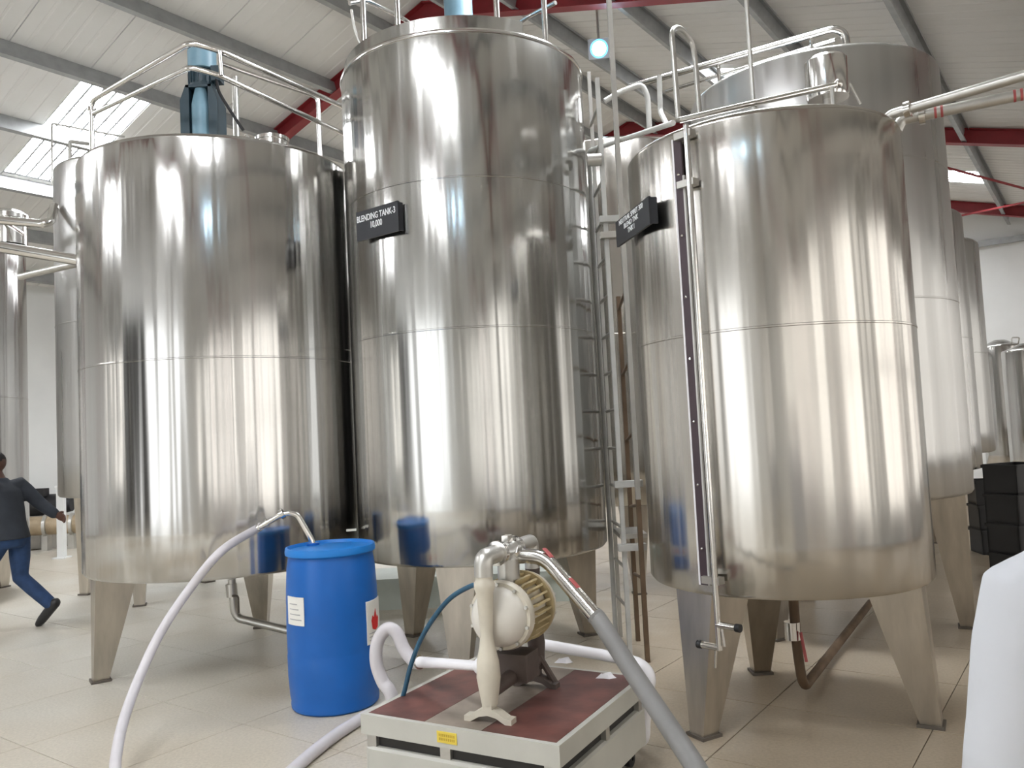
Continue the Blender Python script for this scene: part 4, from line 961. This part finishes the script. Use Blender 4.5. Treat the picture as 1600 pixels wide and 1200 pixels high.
def person(name, label, org, fwd, J, mats, coat=False, H=1.68):
    """J: joint positions in body frame (right, forward, up) metres; org on the floor"""
    f = Vector((fwd[0], fwd[1], 0)).normalized(); r = Vector((f.y, -f.x, 0)); org = Vector(org)
    W_ = lambda p: org + r * p[0] + f * p[1] + Vector((0, 0, p[2]))
    D = lambda x, y, z: r * x + f * y + Vector((0, 0, z))
    P = thing(name, org, label, 'person')
    j = {k: W_(v) for k, v in J.items()}
    b = MB()
    ch, pv, nk, hd = j['chest'], j['pelvis'], j['neck'], j['head']
    stack(b, [(pv + D(0, 0, -.08), D(.12, 0, 0), D(0, .09, 0)), (pv, D(.165, 0, 0), D(0, .115, 0)), (pv.lerp(ch, .4), D(.145, 0, 0), D(0, .10, 0)), (pv.lerp(ch, .8), D(.165, 0, 0), D(0, .115, 0)), (ch, D(.175, 0, 0), D(0, .115, 0)), (ch + D(0, -.01, .10), D(.17, 0, 0), D(0, .085, 0)), (nk + D(0, -.01, -.02), D(.075, 0, 0), D(0, .065, 0)), (nk + D(0, 0, .02), D(.055, 0, 0), D(0, .055, 0)), (nk.lerp(hd, .55), D(.052, 0, 0), D(0, .055, 0))])
    # head: skull, jaw, nose, ears
    b.ball(hd + D(0, -.008, .02), .1, 20, (1, 1, 1)); hb = MB()
    stack(b, [(hd + D(0, .03, -.125), D(.03, 0, 0), D(0, .03, 0)), (hd + D(0, .03, -.10), D(.052, 0, 0), D(0, .055, 0)), (hd + D(0, .018, -.05), D(.068, 0, 0), D(0, .078, 0)), (hd + D(0, .008, 0), D(.076, 0, 0), D(0, .094, 0)), (hd + D(0, 0, .06), D(.074, 0, 0), D(0, .094, 0)), (hd + D(0, -.005, .10), D(.05, 0, 0), D(0, .065, 0))])
    b.tube([hd + D(0, .095, .02), hd + D(0, .118, -.025), hd + D(0, .105, -.04)], [.008, .014, .012], 8)
    for s in (-1, 1): b.ball(hd + D(s * .078, -.005, -.01), .028, 10, (.5, .6, 1.1))
    b.tube([hd + D(-.025, .088, -.068), hd + D(0, .096, -.068), hd + D(.025, .088, -.068)], .009, 8)
    for s, k in ((-1, 'l'), (1, 'r')):
        sh, eb, wr, hn = j['sh_' + k], j['el_' + k], j['wr_' + k], j['hand_' + k]
        limb(b, [ch.lerp(sh, .4) + D(0, 0, .05), sh, sh.lerp(eb, .45), eb, eb.lerp(wr, .4), wr], [.06, .058, .048, .038, .038, .026])
        d = (hn - wr).normalized(); sd_ = d.cross(f if abs(d.dot(f)) < .8 else Vector((0, 0, 1))).normalized(); pn = d.cross(sd_)
        # palm and five fingers
        stack_pts = [wr, wr + d * .045, wr + d * .09]
        b.loft([[c + pn * w * cos(2 * pi * q / 12) + sd_ * t * sin(2 * pi * q / 12) for q in range(12)] for c, w, t in zip(stack_pts, (.026, .040, .040), (.020, .017, .013))])
        for q, (off, ln) in enumerate(((-.030, .062), (-.010, .076), (.010, .082), (.030, .072))):
            a0 = wr + d * .085 + pn * off
            b.tube([a0, a0 + d * ln * .5 + sd_ * .010, a0 + d * ln * .8 + sd_ * .028, a0 + d * ln * .9 + sd_ * .042], [.0095, .009, .0085, .007], 8)
        t0 = wr + d * .03 - pn * .030; b.tube([t0, t0 - pn * .025 + d * .03, t0 - pn * .03 + d * .062 + sd_ * .012], [.012, .0105, .008], 8)
        hp_, kn_, an_, to_ = j['hip_' + k], j['kn_' + k], j['an_' + k], j['toe_' + k]
        limb(b, [hp_, hp_.lerp(kn_, .5), kn_, kn_.lerp(an_, .35), an_], [.085, .075, .055, .054, .038])
        limb(b, [an_, an_.lerp(to_, .5), to_], [.036, .034, .028])
    skinned(b, 'body', mats['skin'], P, .010, 4)
    # hair
    hr_ = MB(); hr_.ball(hd + D(0, -.018, .035), .1, 20, (.86, 1.02, .93)); hm = hr_.build('hair', 'hair', P)
    for v in hm.data.vertices:       # clear the face
        w = v.co + Vector(P.location) - hd
        if w.dot(f) > .05 and w.z < .055: v.co -= f * .05
    # eyes
    for s in (-1, 1): MB().ball(hd + D(s * .031, .086, .012), .011, 8).build('eye', 'pvc', P)
    # legs wear
    tr = MB()
    for k in 'lr':
        hp_, kn_, an_ = j['hip_' + k], j['kn_' + k], j['an_' + k]
        limb(tr, [hp_ + D(0, 0, .02), hp_.lerp(kn_, .5), kn_, kn_.lerp(an_, .4), an_.lerp(kn_, .06)], [.098, .090, .072, .068, .060])
    stack(tr, [(pv + D(0, 0, -.10), D(.14, 0, 0), D(0, .11, 0)), (pv, D(.18, 0, 0), D(0, .13, 0)), (pv + D(0, 0, .10), D(.165, 0, 0), D(0, .12, 0))])
    skinned(tr, 'trousers', mats['leg'], P)
    for k in 'lr':
        an_, to_ = j['an_' + k], j['toe_' + k]; d = (to_ - an_); d2 = Vector((d.x, d.y, 0)).normalized()
        sb_ = MB(); heel = an_ - (to_ - an_).normalized() * .05
        limb(sb_, [heel.lerp(an_, .3), an_.lerp(to_, .5), to_.lerp(an_, .1), to_ + (to_ - an_).normalized() * .03], [.050, .046, .043, .034]); sb_.ball(an_, .05, 12)
        skinned(sb_, 'shoe', 'shoe', P, .008, 4)
    # upper wear
    u = MB()
    rows = [(pv + D(0, 0, -.02), D(.20, 0, 0), D(0, .15, 0)), (pv.lerp(ch, .4), D(.185, 0, 0), D(0, .135, 0)), (pv.lerp(ch, .8), D(.20, 0, 0), D(0, .145, 0)), (ch, D(.205, 0, 0), D(0, .145, 0)), (ch + D(0, -.01, .09), D(.19, 0, 0), D(0, .11, 0)), (nk + D(0, -.01, -.03), D(.10, 0, 0), D(0, .085, 0)), (nk + D(0, -.005, .015), D(.07, 0, 0), D(0, .068, 0))]
    if coat: rows = [(pv + D(0, 0, -.42), D(.26, 0, 0), D(0, .20, 0)), (pv + D(0, 0, -.2), D(.235, 0, 0), D(0, .18, 0))] + rows
    stack(u, rows, 24)
    ea = .016 if coat else .010
    for k in 'lr':
        sh, eb, wr = j['sh_' + k], j['el_' + k], j['wr_' + k]
        limb(u, [ch.lerp(sh, .35) + D(0, 0, .078 if coat else .055), sh, sh.lerp(eb, .3), sh.lerp(eb, .7), eb, eb.lerp(wr, .5), wr.lerp(eb, .08)], [.068 + ea, .066 + ea, .062 + ea, .055 + ea, .052 + ea, .046 + ea, .040 + ea])
    skinned(u, 'coat' if coat else 'shirt', mats['top'], P, .012, 5)
    return P
# walker at the left: facing along -x, trailing leg pushing off
tp = onz(42, 982, 0)
wo_ = Vector((tp.x - .14, tp.y, 0))
Jw = dict(pelvis=(0, 0, .86), chest=(0, .07, 1.20), neck=(0, .11, 1.40), head=(0, .16, 1.54),
          sh_l=(-.19, .08, 1.34), el_l=(-.24, .22, 1.12), wr_l=(-.20, .40, 1.02), hand_l=(-.18, .50, 1.0),
          sh_r=(.19, .04, 1.34), el_r=(.25, -.14, 1.13), wr_r=(.22, -.30, 1.03), hand_r=(.20, -.40, .99),
          hip_l=(-.09, .02, .84), kn_l=(-.09, .27, .50), an_l=(-.09, .36, .10), toe_l=(-.09, .50, .045),
          hip_r=(.09, -.02, .84), kn_r=(.09, -.03, .46), an_r=(.09, -.34, .185), toe_r=(.09, -.22, .045))
# body frame: forward = -x (to the left of the photo), right hand side faces away from camera -> mirror so the trailing leg is the near one
person('person', 'person in charcoal shirt and blue jeans striding past the corner tank', wo_, (-1, .05), Jw, dict(skin='skin', leg='jeans', top='shirt'))
# person in white coat at the right, close to the camera
Jc = dict(pelvis=(0, 0, .90), chest=(0, .01, 1.22), neck=(0, .02, 1.405), head=(0, .05, 1.55),
          sh_l=(-.165, .0, 1.275), el_l=(-.225, -.03, 1.02), wr_l=(-.235, .08, .80), hand_l=(-.23, .13, .71),
          sh_r=(.165, .0, 1.275), el_r=(.215, -.03, 1.03), wr_r=(.215, .08, .80), hand_r=(.21, .13, .71),
          hip_l=(-.09, 0, .86), kn_l=(-.10, .02, .48), an_l=(-.10, -.02, .085), toe_l=(-.12, .13, .045),
          hip_r=(.09, 0, .86), kn_r=(.10, .02, .48), an_r=(.10, -.02, .085), toe_r=(.12, .13, .045))
person('person', 'person in a white lab coat standing close by, only one shoulder and sleeve in view', (1.004, 1.34, 0), (.25, 1), Jc, dict(skin='skin', leg='trouser', top='coat'), coat=True)
